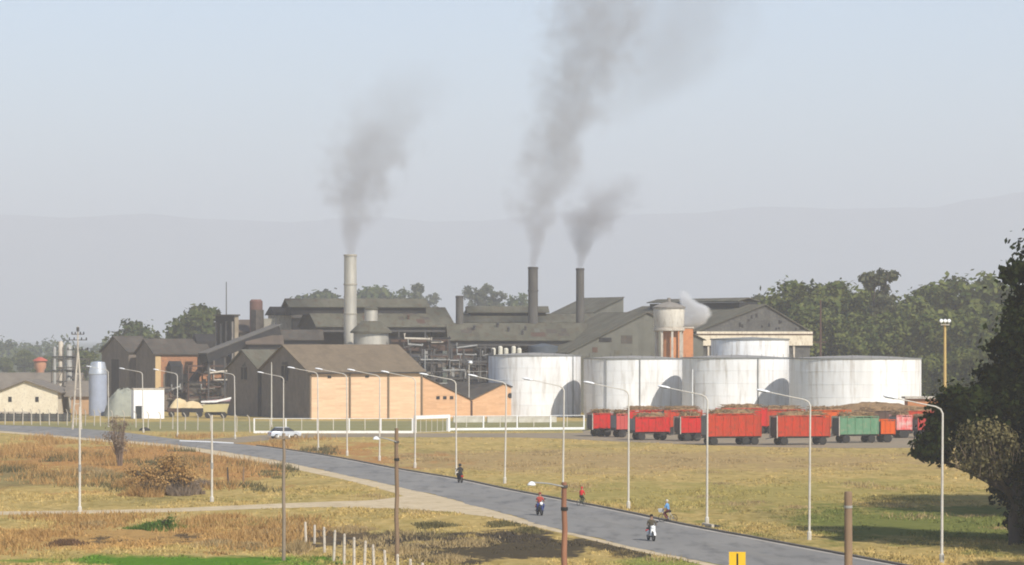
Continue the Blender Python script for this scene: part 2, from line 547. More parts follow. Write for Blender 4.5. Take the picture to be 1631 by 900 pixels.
# roads and paths
SH = smooth_poly([EDGE_L[0] + Vector((-2.2,-.4,0))] + [gp(x, y) for x, y in ((1114,899),(1068,889.5),(991,872.5),(915,854),(838,836.5),(777,823),(700,813),(640,789),(560,767),(500,754),(440,742),(352,726),(276,713.5),(199,706),(122,700),(0,689),(-120,683))], 90)
strip('road_shoulder', LL, SH, .010, M_DIRTP)
LJ = smooth_poly(LL, 420)
LJ = [p + Vector((re_.gauss(0,.10) + .22*math.sin(i*.31) * math.sin(i*.117), 0, 0)) for i, p in enumerate(LJ)]
strip('road', smooth_poly(RR, 420), LJ, .018, M_ASPH)
strip('gutter', [p for p in RR[:62]], offset(RR, .45)[:62], .026, M_GUTTER)
kerb = MB()
k1, k2 = RR[:62], offset(RR, -.28)[:62]
for i in range(61):
    a, b, c, d = k1[i], k1[i+1], k2[i+1], k2[i]
    kerb.add([(p.x,p.y,0) for p in (a,b,c,d)] + [(p.x,p.y,.13) for p in (a,b,c,d)], [(4,5,6,7),(0,1,5,4),(2,3,7,6)])
tag(kerb.build('kerb', M_KERB), kind='structure')
PATH_A = smooth_poly([gp(x, y) for x, y in ((-120,815),(0,814.5),(130,813),(260,810),(400,804),(520,799),(600,796),(660,787))], 40)
PATH_B = smooth_poly([gp(x, y) for x, y in ((-120,821),(0,820),(130,818.5),(260,816),(400,811),(520,808),(640,811),(720,816))], 40)
strip('dirt_path', PATH_A, PATH_B, .006, M_DIRTP)
DRV_A = smooth_poly([gp(x, y) for x, y in ((300,701.2),(370,697),(430,692.5),(520,690.8),(700,690.3),(850,690),(1000,689))], 40)
DRV_B = smooth_poly([gp(x, y) for x, y in ((368,706.3),(410,703),(455,698.5),(540,696.5),(700,696.5),(850,697.5),(1000,703))], 40)
strip('factory_drive', DRV_A, DRV_B, .012, M_LOT)
LOT_A = [gp(x, y) for x, y in ((930,686),(1100,686),(1300,686),(1560,688))]
LOT_B = [gp(x, y) for x, y in ((920,700.5),(1100,708),(1300,713.5),(1560,713))]
strip('trailer_yard', smooth_poly(LOT_A, 20), smooth_poly(LOT_B, 20), .008, M_LOT)
MK_A = [gp(x, y) for x, y in ((286,701.6),(330,703),(372,705.2))]
MK_B = [gp(x, y) for x, y in ((286,703.2),(330,704.6),(372,706.7))]
strip('road_marking', smooth_poly(MK_A, 8), smooth_poly(MK_B, 8), .030, M_WHITE)

# worn patches of darker and paler repair on the asphalt
rpz = random.Random(23)
def patch(px, py, w, l, m):
    c = gp(px, py); a0 = math.atan2(d0.y, d0.x)
    if py < 735: a0 += .35
    pts = []
    for k in range(14):
        a = 2*math.pi*k/14
        r_ = rpz.uniform(.8, 1.15)
        x, y = l*r_*math.copysign(abs(math.cos(a))**.6, math.cos(a)), w*r_*math.copysign(abs(math.sin(a))**.6, math.sin(a))
        pts.append((c.x + x*math.cos(a0) - y*math.sin(a0), c.y + x*math.sin(a0) + y*math.cos(a0), .0225))
    o = MB().add(pts, [tuple(range(14))]).build('road_patch', m, fix=False)
    if o.data.polygons[0].normal.z < 0: o.data.flip_normals()
    tag(o, kind='structure')
M_PD = mat('asphalt_dark', (.148,.146,.14), (.165,.162,.155), .5, .9, world_co=True, spec=.1)
M_PL = mat('asphalt_pale', (.225,.217,.20), (.195,.19,.178), .5, .9, world_co=True, spec=.1)
for px, py, w, l, m in ((960,832,.5,7,M_PL),(760,793,.5,8,M_PL),(820,812,.35,10,M_PL),(1190,880,.5,9,M_PL),(520,738,.6,6,M_PL)):
    patch(px, py, w, l, m)

# ---------------------------------------------------------------- factory
def root_at(name, px, Y, label, cat, rz=A, group=None):
    return empty(name, ((px - CX) * Y / F, Y, 0), rz, label, cat, group)

def roof_u(parent, u0, u1, v0, v1, ze, zr, m, over=.45, th=.16, name='roof_slope', vr=None, gap=.06):
    """two slopes with the ridge along u"""
    vm = (v0 + v1) / 2 if vr is None else vr
    for a in (v0, v1):
        sl = (zr - ze) / abs(vm - a)
        e = a - over if a < vm else a + over
        zo = ze - over * sl
        MB().prism_u([(e, zo+gap), (vm, zr+gap), (vm, zr+gap+th), (e, zo+gap+th)], u0-over, u1+over).build(name, m, parent)

def roof_v(parent, v0, v1, prof, m, over=.4, th=.16, gap=.06):
    """slopes over a profile of (u, z) points, ridge along v"""
    for (ua, za), (ub, zb) in zip(prof, prof[1:]):
        MB().prism_v([(ua, za+gap), (ub, zb+gap), (ub, zb+gap+th), (ua, za+gap+th)], v0-over, v1+over).build('roof_slope', m, parent)

def seams(parent, u0, u1, v0, vm, ze, zr, n, m):
    for i in range(1, n):
        u = u0 + (u1-u0) * i / n
        sl = Vector((0, vm-v0, zr-ze))
        MB().bar((u, v0-.4, ze-.4*(zr-ze)/(vm-v0)+.27), (u, vm, zr+.27), .12, .06).build('roof_seam', m, parent)

# brick warehouse with two gables
W = root_at('brick_warehouse', 493, 545.8, 'pale brick warehouse with two sooty gables and a brown pitched roof', 'warehouse')
MB().prism_u([(0.02,0),(21,0),(21,7.5),(10.5,11.6),(0.02,7.5)], 0.25, 19.6).build('wall', M_BRICK, W)
MB().prism_u([(21.02,0),(35.7,0),(35.7,7.9),(28.3,10.75),(21.02,7.4)], 0.25, 19.6).build('rear_wall', M_BRICKG, W)
MB().prism_u([(0,0),(20.98,0),(20.98,7.5),(10.5,11.6),(0,7.5)], 0.0, .24).build('gable', M_BRICKG, W)
MB().prism_u([(21.0,0),(35.7,0),(35.7,7.9),(28.3,10.75),(21.0,7.4)], 0.0, .24).build('gable', M_BRICKG, W)
MB().box(-.16, -.003, 20.4, 21.6, 0, 7.2).build('valley_pier', M_DARK, W)
roof_u(W, 0, 19.6, 0, 21, 7.5, 11.6, M_ROOF2)
roof_u(W, 0, 19.6, 21, 35.7, 7.6, 10.75, M_ROOF, vr=28.3)
for v, z, w, h in ((10.2, 7.2, 2.6, 2.4), (28.0, 7.0, 2.4, 2.0)):
    MB().box(-.10, -.002, v-w/2, v+w/2, z-h/2, z+h/2).build('window', M_DARK, W)
    sp_ = random.Random(int(v))
    ring = [(-.0015, v + (w*.62 + sp_.uniform(-.25,.35))*math.cos(a_*.449), z + .25 + (h*.72 + sp_.uniform(-.3,.4))*math.sin(a_*.449)) for a_ in range(14)]
    MB().add(ring, [tuple(range(14))]).build('soot_stain', mat('soot_stain', (.085,.072,.062), (.05,.045,.04), 1.2, .95), W, fix=False)
    fr = MB()
    fr.box(-.16,-.104, v-w/2-.12, v+w/2+.12, z+h/2, z+h/2+.14).box(-.16,-.104, v-w/2-.12, v+w/2+.12, z-h/2-.14, z-h/2)
    fr.box(-.16,-.104, v-.06, v+.06, z-h/2, z+h/2)
    fr.build('window_frame', M_BRICKG, W)
for u in (0.12, 6.9, 13.6, 19.45):
    MB().box(u-.13, u+.13, -.22, -.004, 0, 7.1).build('downpipe', mat('downpipe', (.19,.14,.09)), W)
MB().box(-.4, 20.0, -.62, -.44, 7.2, 7.42).build('gutter_board', M_DARK, W)
for u, z in ((3.4,6.7),(9.9,6.75)):
    MB().box(u-.3, u+.3, -.12, -.003, z-.15, z+.15).build('wall_vent', M_DARK, W)

# brick annex, lean-to and small gable
AN = root_at('brick_annex', 493, 545.8, 'low pale brick annex with a small gable and round vent beside the tanks', 'shed')
pr = [(19.64,0),(40.7,0),(40.7,2.9),(34.1,5.35),(28.3,2.8),(19.64,6.7)]
MB().prism_v(pr, .1, 20).build('wall', M_BRICKA, AN)
roof_v(AN, .1, 20, [(19.7,6.67),(28.3,2.8),(34.1,5.35),(41.1,2.75)], M_ROOFD, over=.25)
for u in (22.4, 23.6, 24.8):
    MB().box(u-.3, u+.3, .02, .098, 3.0, 3.5).build('window', M_DARK, AN)
MB().lathe([(.42,.02),(.42,.097)], 16, (35.3,0,3.5), axis='y').build('round_vent', M_DARK, AN)
MB().box(36.6, 36.78, -.06, .097, 0, 4.3).build('downpipe', M_RUST, AN)
MB().box(28.2, 28.5, -.06, .097, 0, 2.7).build('downpipe', M_RUST, AN)

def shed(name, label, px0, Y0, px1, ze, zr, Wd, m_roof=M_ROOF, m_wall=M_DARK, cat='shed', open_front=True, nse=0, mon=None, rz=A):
    """open steel shed with its ridge along the long fronts"""
    r = root_at(name, px0, Y0, label, cat, rz)
    L = reach((r.location.x, r.location.y), math.cos(rz), math.sin(rz), px1)
    MB().prism_u([(0,ze-3.0),(Wd,ze-3.0),(Wd,ze),(Wd/2,zr),(0,ze)], 0, .2).build('gable', M_ROOFD, r)
    MB().prism_u([(0,ze-3.0),(Wd,ze-3.0),(Wd,ze),(Wd/2,zr),(0,ze)], L-.2, L).build('gable', m_roof, r)
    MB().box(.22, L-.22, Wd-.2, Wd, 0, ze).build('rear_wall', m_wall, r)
    if open_front:
        n = max(2, int(L / 5))
        for i in range(n+1):
            u = .3 + (L-.6) * i / n
            MB().box(u-.15, u+.15, .05, .35, 0, ze).build('column', M_STEELD, r)
        MB().box(.22, L-.22, .1, .3, ze-1.0, ze-.02).build('eave_beam', M_STEELD, r)
        MB().box(.22, L-.22, Wd*.45, Wd*.45+.2, 0, ze-2.4).build('inner_wall', m_wall, r)  # near-black, so the shade under the eave is put into the wall colour
    else:
        MB().box(.22, L-.22, 0, .2, 0, ze).build('wall', m_wall, r)
    roof_u(r, 0, L, 0, Wd, ze, zr, m_roof)
    if nse: seams(r, 0, L, 0, Wd/2, ze, zr, nse, m_roof)
    if mon:
        u0, u1, w, h0, h1 = mon
        vm = Wd/2
        MB().box(u0+.2, u1-.2, vm-w/2+.2, vm+w/2-.2, zr-1.2, zr+h0).build('monitor_wall', M_DARK, r)
        roof_u(r, u0, u1, vm-w/2, vm+w/2, zr+h0, zr+h1, m_roof, name='monitor_roof')
    return r, L

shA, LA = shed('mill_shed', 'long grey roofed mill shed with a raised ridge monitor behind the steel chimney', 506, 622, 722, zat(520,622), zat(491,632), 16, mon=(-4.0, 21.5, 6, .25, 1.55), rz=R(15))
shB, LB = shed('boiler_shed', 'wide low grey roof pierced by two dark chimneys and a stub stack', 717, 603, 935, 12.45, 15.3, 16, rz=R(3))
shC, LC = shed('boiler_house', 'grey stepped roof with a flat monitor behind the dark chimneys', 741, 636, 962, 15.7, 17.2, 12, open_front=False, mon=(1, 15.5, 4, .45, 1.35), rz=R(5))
# little clerestory lights under the stepped roof
MB().box(.6, LC-.6, -.06, -.003, 14.0, 14.9).build('clerestory', M_STEELL, shC)

def gable_front(name, label, px0, Y0, pxa, px1, z0, za, z1, depth, m_wall, m_roof, cat='shed', zb=0):
    r = root_at(name, px0, Y0, label, cat)
    p0 = (r.location.x, r.location.y)
    ua, u1 = reach(p0, UX, UY, pxa), reach(p0, UX, UY, px1)
    MB().prism_v([(0,zb),(u1,zb),(u1,z1),(ua,za),(0,z0)], 0, depth).build('wall', m_wall, r)
    roof_v(r, 0, depth, [(-.4, z0-.4*(za-z0)/ua),(ua,za),(u1+.4, z1-.4*(za-z1)/(u1-ua+.001))] if u1 > ua+.5 else [(-.4,z0-.1),(ua,za)], m_roof)
    return r, ua, u1

shE, _, _ = gable_front('sawtooth_shed', 'grey shed with a single tilted roof beyond the right dark chimney', 944, 668, 993, 993.01, 17.6, 20.6, 20.6, 17, mat('sheet_grey', (.125,.125,.105), (.10,.10,.085), .5, .85, sheets=(.95,.9,.25,.1)), M_ROOFV)
shG, ua, u1 = gable_front('grey_gable_shed', 'broad grey sheet metal gable shed behind the water tower', 905, 596, 1030, 1120, 10.3, 17.2, 12.5, 17, MATS['sheet_grey'], M_ROOFV)
for i in range(1, 6):
    u = u1 * i / 6.5
    MB().box(u-.05, u+.05, -.06, -.003, 3, 10.2).build('wall_seam', M_ROOFD, shG)
for u_, z_, w_, h_ in ((3.2,8.6,1.9,2.2),(9.5,9.2,1.0,3.0),(11.4,12.6,2.2,1.4),(5.2,10.8,1.0,.9),(8.0,7.4,3.0,1.2)):
    MB().box(u_-w_/2, u_+w_/2, -.05, -.003, z_-h_/2, z_+h_/2).build('patched_sheet', (M_ROOFD, M_RUST, M_ROOF)[int(u_*10)%3], shG)
MB().box(6.0, 8.4, -.12, -.003, 12.2, 12.9).build('louvre', M_DARK, shG)
shF, ua, u1 = gable_front('dark_gable_building', 'large building with a sooty pierced gable above a cream parapet', 1110, 612, 1218, 1290, 13.9, 18.7, 13.9, 46, mat('gable_sooty', (.085,.085,.08), (.06,.06,.06), .8, .9, c3=(.13,.12,.105), sheets=(.8,.8,.5,.22)), M_ROOFV)
MB().box(-.3, u1+.3, -.5, -.006, 11.5, 14.0).build('parapet', mat('cream_wall', (.66,.60,.48), (.56,.50,.39), .7, .9, c3=(.38,.32,.25), stretch=(1,1,.4)), shF)
MB().box(-.35, u1+.35, -.62, -.504, 13.4, 13.6).build('cornice', M_RUST, shF)
rr = random.Random(5)
for k in range(16):
    u = rr.uniform(ua-5.5, u1-1.2)
    top = 13.9 + 4.6 * (1 - abs(u-ua) / (ua if u < ua else u1-ua))
    z = rr.uniform(14.2, max(14.4, top-1.2))
    MB().box(u-.18, u+.18, -.05, -.003, z, z+rr.uniform(.35,.8)).build('opening', M_DARK, shF)
roof_mon = MB().box(ua-1.8, ua+1.8, 6, 40, 18.2, 19.3).build('monitor_wall', M_DARK, shF)
roof_v(shF, 6, 40, [(ua-2.3, 19.35), (ua, 19.95), (ua+2.3, 19.35)], M_ROOFV)
for i in range(5):
    MB().box(2+i*4.4, 2.35+i*4.4, -.3, -.006, 0, 11.48).build('column', M_CONC, shF)

# conical roofed process vessel behind the warehouse
def lathe_thing(name, px, Y, label, cat, parts, rz=0, group=None):
    r = root_at(name, px, Y, label, cat, rz, group)
    for nm, prof, m in parts:
        MB().lathe(prof, 32).build(nm, m, r, smooth=True)
    return r
Yv = 598
lathe_thing('process_vessel', 591, Yv, 'pale metal vessel with a dark conical skirt and narrow top drum', 'vessel', [
    ('lower_drum', [(3.05,0),(3.05,14.0)], M_ALU),
    ('cone', [(3.6,13.7),(3.6,14.0),(1.7,15.75),(1.3,15.8)], M_ROOF),
    ('upper_drum', [(1.15,15.7),(1.15,17.75)], M_ALU),
    ('cap', [(1.3,17.75),(1.3,17.9),(.3,18.5),(.05,18.52)], M_ROOF)])

# chimneys
def chimney(px, Y, r0, ztop, m, label, rings, name='chimney'):
    r = root_at(name, px, Y, label, 'chimney', 0)
    MB().lathe([(r0*1.06,0),(r0*1.03,ztop*.5),(r0,ztop-.02),(r0*.8,ztop),(r0*.78,ztop-2.0)], 32, capt=False).build('stack', m, r, smooth=True)
    for z in rings:
        MB().lathe([(r0*1.02,z-.14),(r0*1.1,z-.12),(r0*1.1,z+.12),(r0*1.02,z+.14)], 32).build('ring', M_STEELD if m is not M_ALU else mat('ring_alu', (.36,.33,.27), rough=.6), r, smooth=True)
    return r
Yc1, Yc2, Yc3 = 606, 612, 618
chimney(558, Yc1, 1.1, zat(405, Yc1), M_ALU, 'tall shiny bare metal chimney with joint rings above the brick warehouse', [zat(407,Yc1), zat(453,Yc1), zat(500,Yc1)])
chimney(849, Yc2, .86, zat(425, Yc2), M_CHIM, 'dark grey chimney between the stub stack and the one by the tilted roof', [zat(427,Yc2), zat(463,Yc2)])
chimney(924, Yc3, .72, zat(427, Yc3), M_CHIM, 'slimmer dark grey chimney beside the tilted shed roof', [zat(429,Yc3)])
chimney(732, 611, .67, zat(471, 611), M_CHIM, 'short dark stub stack without smoke on the boiler roof', [zat(473,611)], 'stub_stack')
for (px, Y) in ((849,Yc2),(924,Yc3)):
    pass

# big storage tanks
M_TANK = mat('tank_white', (.79,.80,.81), (.62,.62,.61), .34, .7, stretch=(1,1,.13), c3=(.50,.475,.44), spec=.2, lo=.42, hi=.74, sheets=(.28,.28,.51,.04))
def tank(px, Y, r, h, label, patches=()):
    t = root_at('storage_tank', px, Y, label, 'storage tank', 0, 'white storage tanks in a row')
    MB().lathe([(r,0),(r,h)], 96, capt=False, capb=False).build('shell', M_TANK, t, smooth=True)
    MB().lathe([(r-.02,h-.12),(r+.12,h-.12),(r+.12,h+.04),(r-.1,h+.04)], 96, capb=False, capt=False).build('rim', M_GREYP, t, smooth=True)
    MB().lathe([(r-.1,h-.02),(r*.5,h+.28),(.05,h+.42)], 64, capb=False).build('roof', mat('tank_roof', (.30,.29,.27), (.22,.21,.20), .5, .9), t, smooth=True)
    for k in range(1, 5):
        z = h * k / 5
        MB().lathe([(r+.005,z-.03),(r+.03,z-.02),(r+.03,z+.02),(r+.005,z+.03)], 96, capb=False, capt=False).build('hoop_seam', M_TANK, t, smooth=True)
    for a in patches:
        x, y = r*math.sin(a), -r*math.cos(a)
        q = MB()
        q.bar((x*1.012, y*1.012, 0), (x*1.012, y*1.012, h), .14)
        q.build('standpipe', M_GREYP, t)
    for k in range(10):
        a = -1.3 + 2.6*k/9
        x, y = (r-.05)*math.sin(a), -(r-.05)*math.cos(a)
        MB().bar((x,y,h), (x,y,h+.55), .05).build('rail_post', M_STEELD, t)
    return t
TK = [(851.5,568,7.6,zat(566,561),'leftmost look of the row: white storage tank beside the brick annex'),
      (1008.5,556,7.94,zat(571,548),'white storage tank below the water tower'),
      (1172,544,8.45,zat(570,536),'white storage tank with a smaller drum rising behind it'),
      (1362,530,10.1,zat(571,520),'broadest white storage tank, beside the woodland')]
TK[0] = (*TK[0][:4], 'rust streaked white storage tank beside the brick annex')
for i, (px, Y, r, h, lb) in enumerate(TK):
    tank(px, Y, r, h, lb, ((.95,), (.1,-.6), (.35,), ())[i])
t5 = lathe_thing('rear_tank', 1194.5, 566, 'small white drum tank showing above the tank with the drum behind', 'storage tank', [
    ('shell', [(6.4,0),(6.4,zat(540,560))], M_TANK), ('rim', [(6.42,zat(540,560)-.15),(6.55,zat(540,560)-.15),(6.55,zat(540,560)+.05),(.2,zat(540,560)+.3)], M_GREYP)])
# stain patches and overflow marks on the tank fronts
# water tower
Yw = 575
s = F / Yw
wt = root_at('water_tower', 1065.5, Yw, 'round concrete water tower on columns above the white tanks', 'water tower', 0)
zb, zt = zat(518, Yw), zat(489, Yw)
MB().lathe([(2.2,zb-.5),(2.55,zb),(2.6,zt),(2.4,zt+.02)], 40).build('basin', mat('basin_white', (.68,.64,.56), (.56,.51,.43), .8, .9, stretch=(1,1,.3), c3=(.42,.37,.30)), wt, smooth=True)
MB().lathe([(2.75,zt-.25),(2.78,zt),(1.2,zt+.7),(.3,zt+.85),(.3,zt+1.5),(.05,zt+1.52)], 40).build('cap', mat('cap_grey', (.25,.23,.20), (.19,.17,.15), 1, .9), wt, smooth=True)
MB().lathe([(2.3,zb-1.0),(2.62,zb-.9),(2.62,zb-.5),(2.3,zb-.45)], 40).build('ring_beam', M_CONC, wt, smooth=True)
for k in range(8):
    a = k * math.pi/4 + .2
    x, y = 2.25*math.cos(a), 2.25*math.sin(a)
    MB().bar((x,y,0), (x,y,zb-.95), .36).build('column', M_CONC, wt)
MB().lathe([(1.35,0),(1.35,zb-1)], 24).build('stair_shaft', M_BRICKO, wt, smooth=True)
for z in (4.5, 8.6):
    MB().lathe([(2.05,z-.2),(2.45,z-.2),(2.45,z+.2),(2.05,z+.2)], 40).build('tie_ring', M_CONC, wt)
bt = root_at('brick_tower', 1080, 584, 'plain orange brick block attached behind the water tower', 'building')
Lb = reach((bt.location.x, bt.location.y), UX, UY, 1104)
MB().box(0, Lb, 0, 5, 0, zat(523, 584)).build('wall', M_BRICKO, bt)
MB().box(-.12, Lb+.12, -.12, 5.12, zat(523,584)+.004, zat(523,584)+.25).build('coping', M_CONC, bt)

# ---------------- process frame with pipes (between warehouse and tanks)
pf = root_at('pipe_rack', 668, 584, 'dark steel process frame crowded with pipes and vessels', 'steel frame')
Lp = reach((pf.location.x, pf.location.y), UX, UY, 785)
rp_ = random.Random(11)
for lv, z in enumerate((3.2, 6.0, 8.8)):
    for v in (0, 5):
        MB().box(-.2, Lp+.2, v-.12, v+.12, z-.16, z+.16).build('beam', M_STEELD, pf)
    MB().box(-.1, Lp+.1, .14, 4.86, z-.05, z+.05).build('deck', M_DARK, pf)
    q = MB()
    for k in range(12):
        u = Lp*k/11
        q.bar((u,-.2,z+.16), (u,-.2,z+1.2), .06)
    q.box(0, Lp, -.24, -.16, z+1.12, z+1.2)
    q.build('handrail', M_STEELL if lv == 1 else M_STEELD, pf)
for k in range(6):
    u = Lp*k/5
    for v in (0, 5):
        MB().box(u-.15, u+.15, v-.1501, v+.1501, 0, 11.0 if k % 2 else 9.6).build('column', M_STEELD, pf)
for k in range(9):
    u = rp_.uniform(.8, Lp-.8); z0 = rp_.choice((0, 3.3, 6.1)); h = rp_.uniform(1.4, 2.3)
    m = rp_.choice((M_STEELL, M_STEELL, M_RUST, M_STEELD, M_CREAM))
    MB().lathe([(.05,z0),(.55,z0+.15),(.6,z0+.4),(.6,z0+h-.3),(.3,z0+h),(.1,z0+h+.1)], 16, (u, 1.4, 0)).build('vessel', m, pf, smooth=True)
for k in range(12):
    u = rp_.uniform(0, Lp*.6); z = rp_.uniform(1.5, 10.4); L2 = rp_.uniform(3, Lp*.4)
    v = rp_.uniform(-.7, -.3)
    MB().tube([(u,v+.8,z),(u,v,z),(u+L2,v,z),(u+L2,v,z-rp_.uniform(1,1.4))], .11, 8).build('pipe', rp_.choice((M_STEELL, M_STEELD, M_STEELD, M_RUST)), pf, smooth=True)
for k in range(8):
    u = rp_.uniform(.3, Lp-.3)
    MB().tube([(u,-.5,0),(u,-.5,rp_.uniform(6,11))], .09, 8).build('riser', rp_.choice((M_STEELL, M_STEELD, M_STEELD)), pf, smooth=True)
# pale little vessels on the frame below the boiler roof
for k, px in enumerate((786, 797, 806, 818, 827)):
    lathe_thing('feed_tank', px, 597, 'small cream feed tank under the eave of the boiler roof', 'vessel',
        [('drum', [(.36,0),(.4,zat(556-k%2*3,597)),(.2,zat(556-k%2*3,597)+.2)], mat('feed_cream', (.62,.60,.50), (.5,.48,.4)))], group='cream feed tanks')
# big dark cylinder under the boiler roof eave
lathe_thing('grey_drum', 865, 601, 'blue grey drum under the eave between the two dark chimneys', 'vessel', [('drum', [(2.6,0),(2.6,11.4),(.3,11.9)], mat('drum_grey', (.085,.10,.12), (.06,.075,.09), .5, .8))])
# ducts in the dark bay of the mill
dk = root_at('duct_cluster', 648, 600, 'pale dusty cyclone ducts inside the dark open bay', 'ducts')
MB().lathe([(.2,6.2),(1.5,8.4),(1.5,9.6),(.5,10.0)], 20, (1.2,0,0)).build('cyclone', M_CONC, dk, smooth=True)
MB().tube([(2.5,0,6.8),(3.4,0,8.2),(3.4,0,12.4)], .6, 14).build('duct', M_STEELL, dk, smooth=True)
MB().tube([(-1.5,0,9),(0,0,10.8),(5,0,11.2)], .35, 12).build('duct', M_STEELD, dk, smooth=True)
for x in (-1.4, 1.2, 3.4, 5):
    MB().bar((x,.8,0), (x,.8,12.3), .25).build('post', M_STEELD, dk)

# ---------------- roofs and machinery left of the mill shed
def solid_gable_u(name, label, px0, Y0, px1, ze, zr, Wd, m_side, m_gable, m_roof, cat='shed', zb=0, rz=A):
    r = root_at(name, px0, Y0, label, cat, rz)
    L = reach((r.location.x, r.location.y), math.cos(rz), math.sin(rz), px1)
    MB().prism_u([(0,zb),(Wd,zb),(Wd,ze),(Wd/2,zr),(0,ze)], .22, L).build('wall', m_side, r)
    MB().prism_u([(0,zb),(Wd,zb),(Wd,ze),(Wd/2,zr),(0,ze)], 0, .2).build('gable', m_gable, r)
    roof_u(r, 0, L, 0, Wd, ze, zr, m_roof)
    return r, L
r, L = solid_gable_u('sooty_shed', 'sooty two storey shed whose gable stands next to the white kiosk', 247, 636, 336, 9.9, 12.5, 10.3, M_BRICKD, M_BRICKG, M_ROOFD)
MB().box(.05, 1.1, -.08, -.003, 0, 9.6).build('corner_pier', mat('brick_yellow', (.58,.42,.22), (.5,.35,.18)), r)
MB().box(1.6, L-.2, -.1, -.003, 0, 6.2).build('soot_skirt', M_BRICKG, r)
for u in (3.2, 5.4, 8.6):
    MB().box(u-.5, u+.5, -.16, -.103, 2.6, 4.6).build('window', M_DARK, r)
MB().prism_u([(-2.4,4.0),(-.1,4.0),(-.1,7.6),(-1.2,8.6),(-2.4,7.6)], 2.2, 4.6).build('hoist_cabin', M_DARK, r)
MB().box(2.2, 2.4, -2.4, -2.2, 0, 3.99).box(4.4, 4.6, -2.4, -2.2, 0, 3.99).build('cabin_leg', M_STEELD, r)
MB().prism_u([(3.2,10.6),(6.2,10.6),(6.2,12.3),(4.7,13.6),(3.2,12.3)], 9.4, 13.4).build('roof_dormer', M_DARK, r)
r, L = solid_gable_u('rear_sooty_shed', 'taller sooty shed with broad dark gable behind the silver tank', 207.5, 646, 247, 10.2, 13.0, 15.2, M_BRICKG, M_BRICKG, M_ROOFD)
r.location.x -= .3
MB().box(-.06, -.003, 5.5, 9.5, 2, 8.8).build('blind_arch', M_DARK, r)

# tall block with pale pilasters
r = root_at('silo_block', 372, 622, 'tall sooty block with pale pilasters above the conveyor', 'building')
Lq = reach((r.location.x, r.location.y), UX, UY, 380)
zq = zat(503, 622)
MB().box(.2, max(.8,Lq), 0, 9, 0, zq).build('wall', mat('sooty_tan', (.30,.25,.18), (.22,.18,.13), .6, .9), r)
MB().box(0, .18, .002, 9, 0, zq-.003).build('gable', M_DARK, r)
for v in (.3, 3.2, 5.8, 8.4):
    MB().box(-.25, -.003, v-.22, v+.22, 0, zq-.8-.7*(v%1)).build('pilaster', mat('pilaster_pale', (.26,.24,.21), (.16,.14,.13), .8, .9), r)
MB().box(-.4, Lq+.2, -.3, 9.3, zq+.003, zq+.25).build('roof_slab', M_ROOFD, r)

# brown roof behind it
r, L = solid_gable_u('brown_roof_shed', 'plain brown roofed shed between the silo block and the mill', 380, 642, 452, zat(529,642), zat(511,648), 12, M_BRICKG, M_DARK, mat('roof_rust', (.125,.095,.072), (.10,.078,.06), .4, .9, sheets=(.9,.3,.01,.15)), rz=R(2))
# reddish hopper on that roof
Yh = 640
lathe_thing('red_hopper', 408, Yh, 'rusty red round hopper rising behind the brown roof', 'hopper', [('drum', [(1.2,0),(1.2,zat(480,Yh)),(.9,zat(477,Yh))], mat('rust_pink', (.23,.125,.10), (.17,.10,.085)))])
hs = root_at('hopper_house', 440, 632, 'small cluttered cabin with a dark pitched roof beside the red hopper', 'building')
MB().box(0, 3.0, 0, 4, 0, 17.0).build('wall', M_CONC, hs)
MB().prism_u([(-.5,17.01),(4.5,17.01),(2,18.6)], -.5, 3.4).build('roof', M_DARK, hs)
MB().box(-2.2, -.01, .5, 3, 0, 16.4).build('lean_to', M_CREAM, hs)
MB().box(-3.8, -2.25, .5, 3, 0, 18.0).build('bin', M_BRICKG, hs)
# long sloping gallery
p0, p1 = at(324, 571, 597), at(440, 526, 606)
gal = empty('conveyor_gallery', (p0.x, p0.y, 0), 0, 'long dark sloping conveyor gallery climbing towards the mill', 'conveyor')
d = p1 - p0
q = MB()
rot = Vector((d.x, d.y, d.z)).to_track_quat('X', 'Z')
c = Vector((d.x/2, d.y/2, p0.z + d.z/2))
MB().obox(c, (d.length, 2.6, 1.5), rot).build('gallery_body', M_DARK, gal)
MB().obox(c + Vector((0,0,.95)), (d.length+.4, 3.0, .14), rot).build('gallery_roof', mat('gallery_roof', (.13,.12,.105)), gal)
for t in (.08, .3, .52, .75, .95):
    for sy in (-1, 1):
        b = Vector((d.x*t, d.y*t + sy*1.0, p0.z + d.z*t - .8))
        MB().bar((b.x, b.y + sy*.8, 0), b, .25).build('trestle_leg', M_STEELD, gal)
# steep bagasse chute
p0, p1 = at(298, 618, 600), at(340, 563, 604)
ch = empty('elevator_chute', (p0.x, p0.y, 0), 0, 'steep rusty black elevator chute in front of the orange wall', 'conveyor')
d = p1 - p0
rot = d.to_track_quat('X', 'Z')
MB().obox((d.x/2, d.y/2, p0.z+d.z/2), (d.length+2, 1.0, .9), rot).build('chute_body', mat('chute', (.03,.022,.02), (.05,.03,.025)), ch)
for sx in (-.3, .3):
    MB().bar((d.x*.05+sx, 0, 0), (d.x*.1+sx, 0, p0.z+d.z*.06), .22).build('leg', M_STEELD, ch)
    MB().bar((d.x*.9+sx, d.y, 0), (d.x*.9+sx, d.y, p0.z+d.z*.85), .22).build('leg', M_STEELD, ch)
    MB().bar((d.x*.5+sx, d.y*.5, 0), (d.x*.5+sx, d.y*.5, p0.z+d.z*.45), .18).build('leg', M_STEELD, ch)
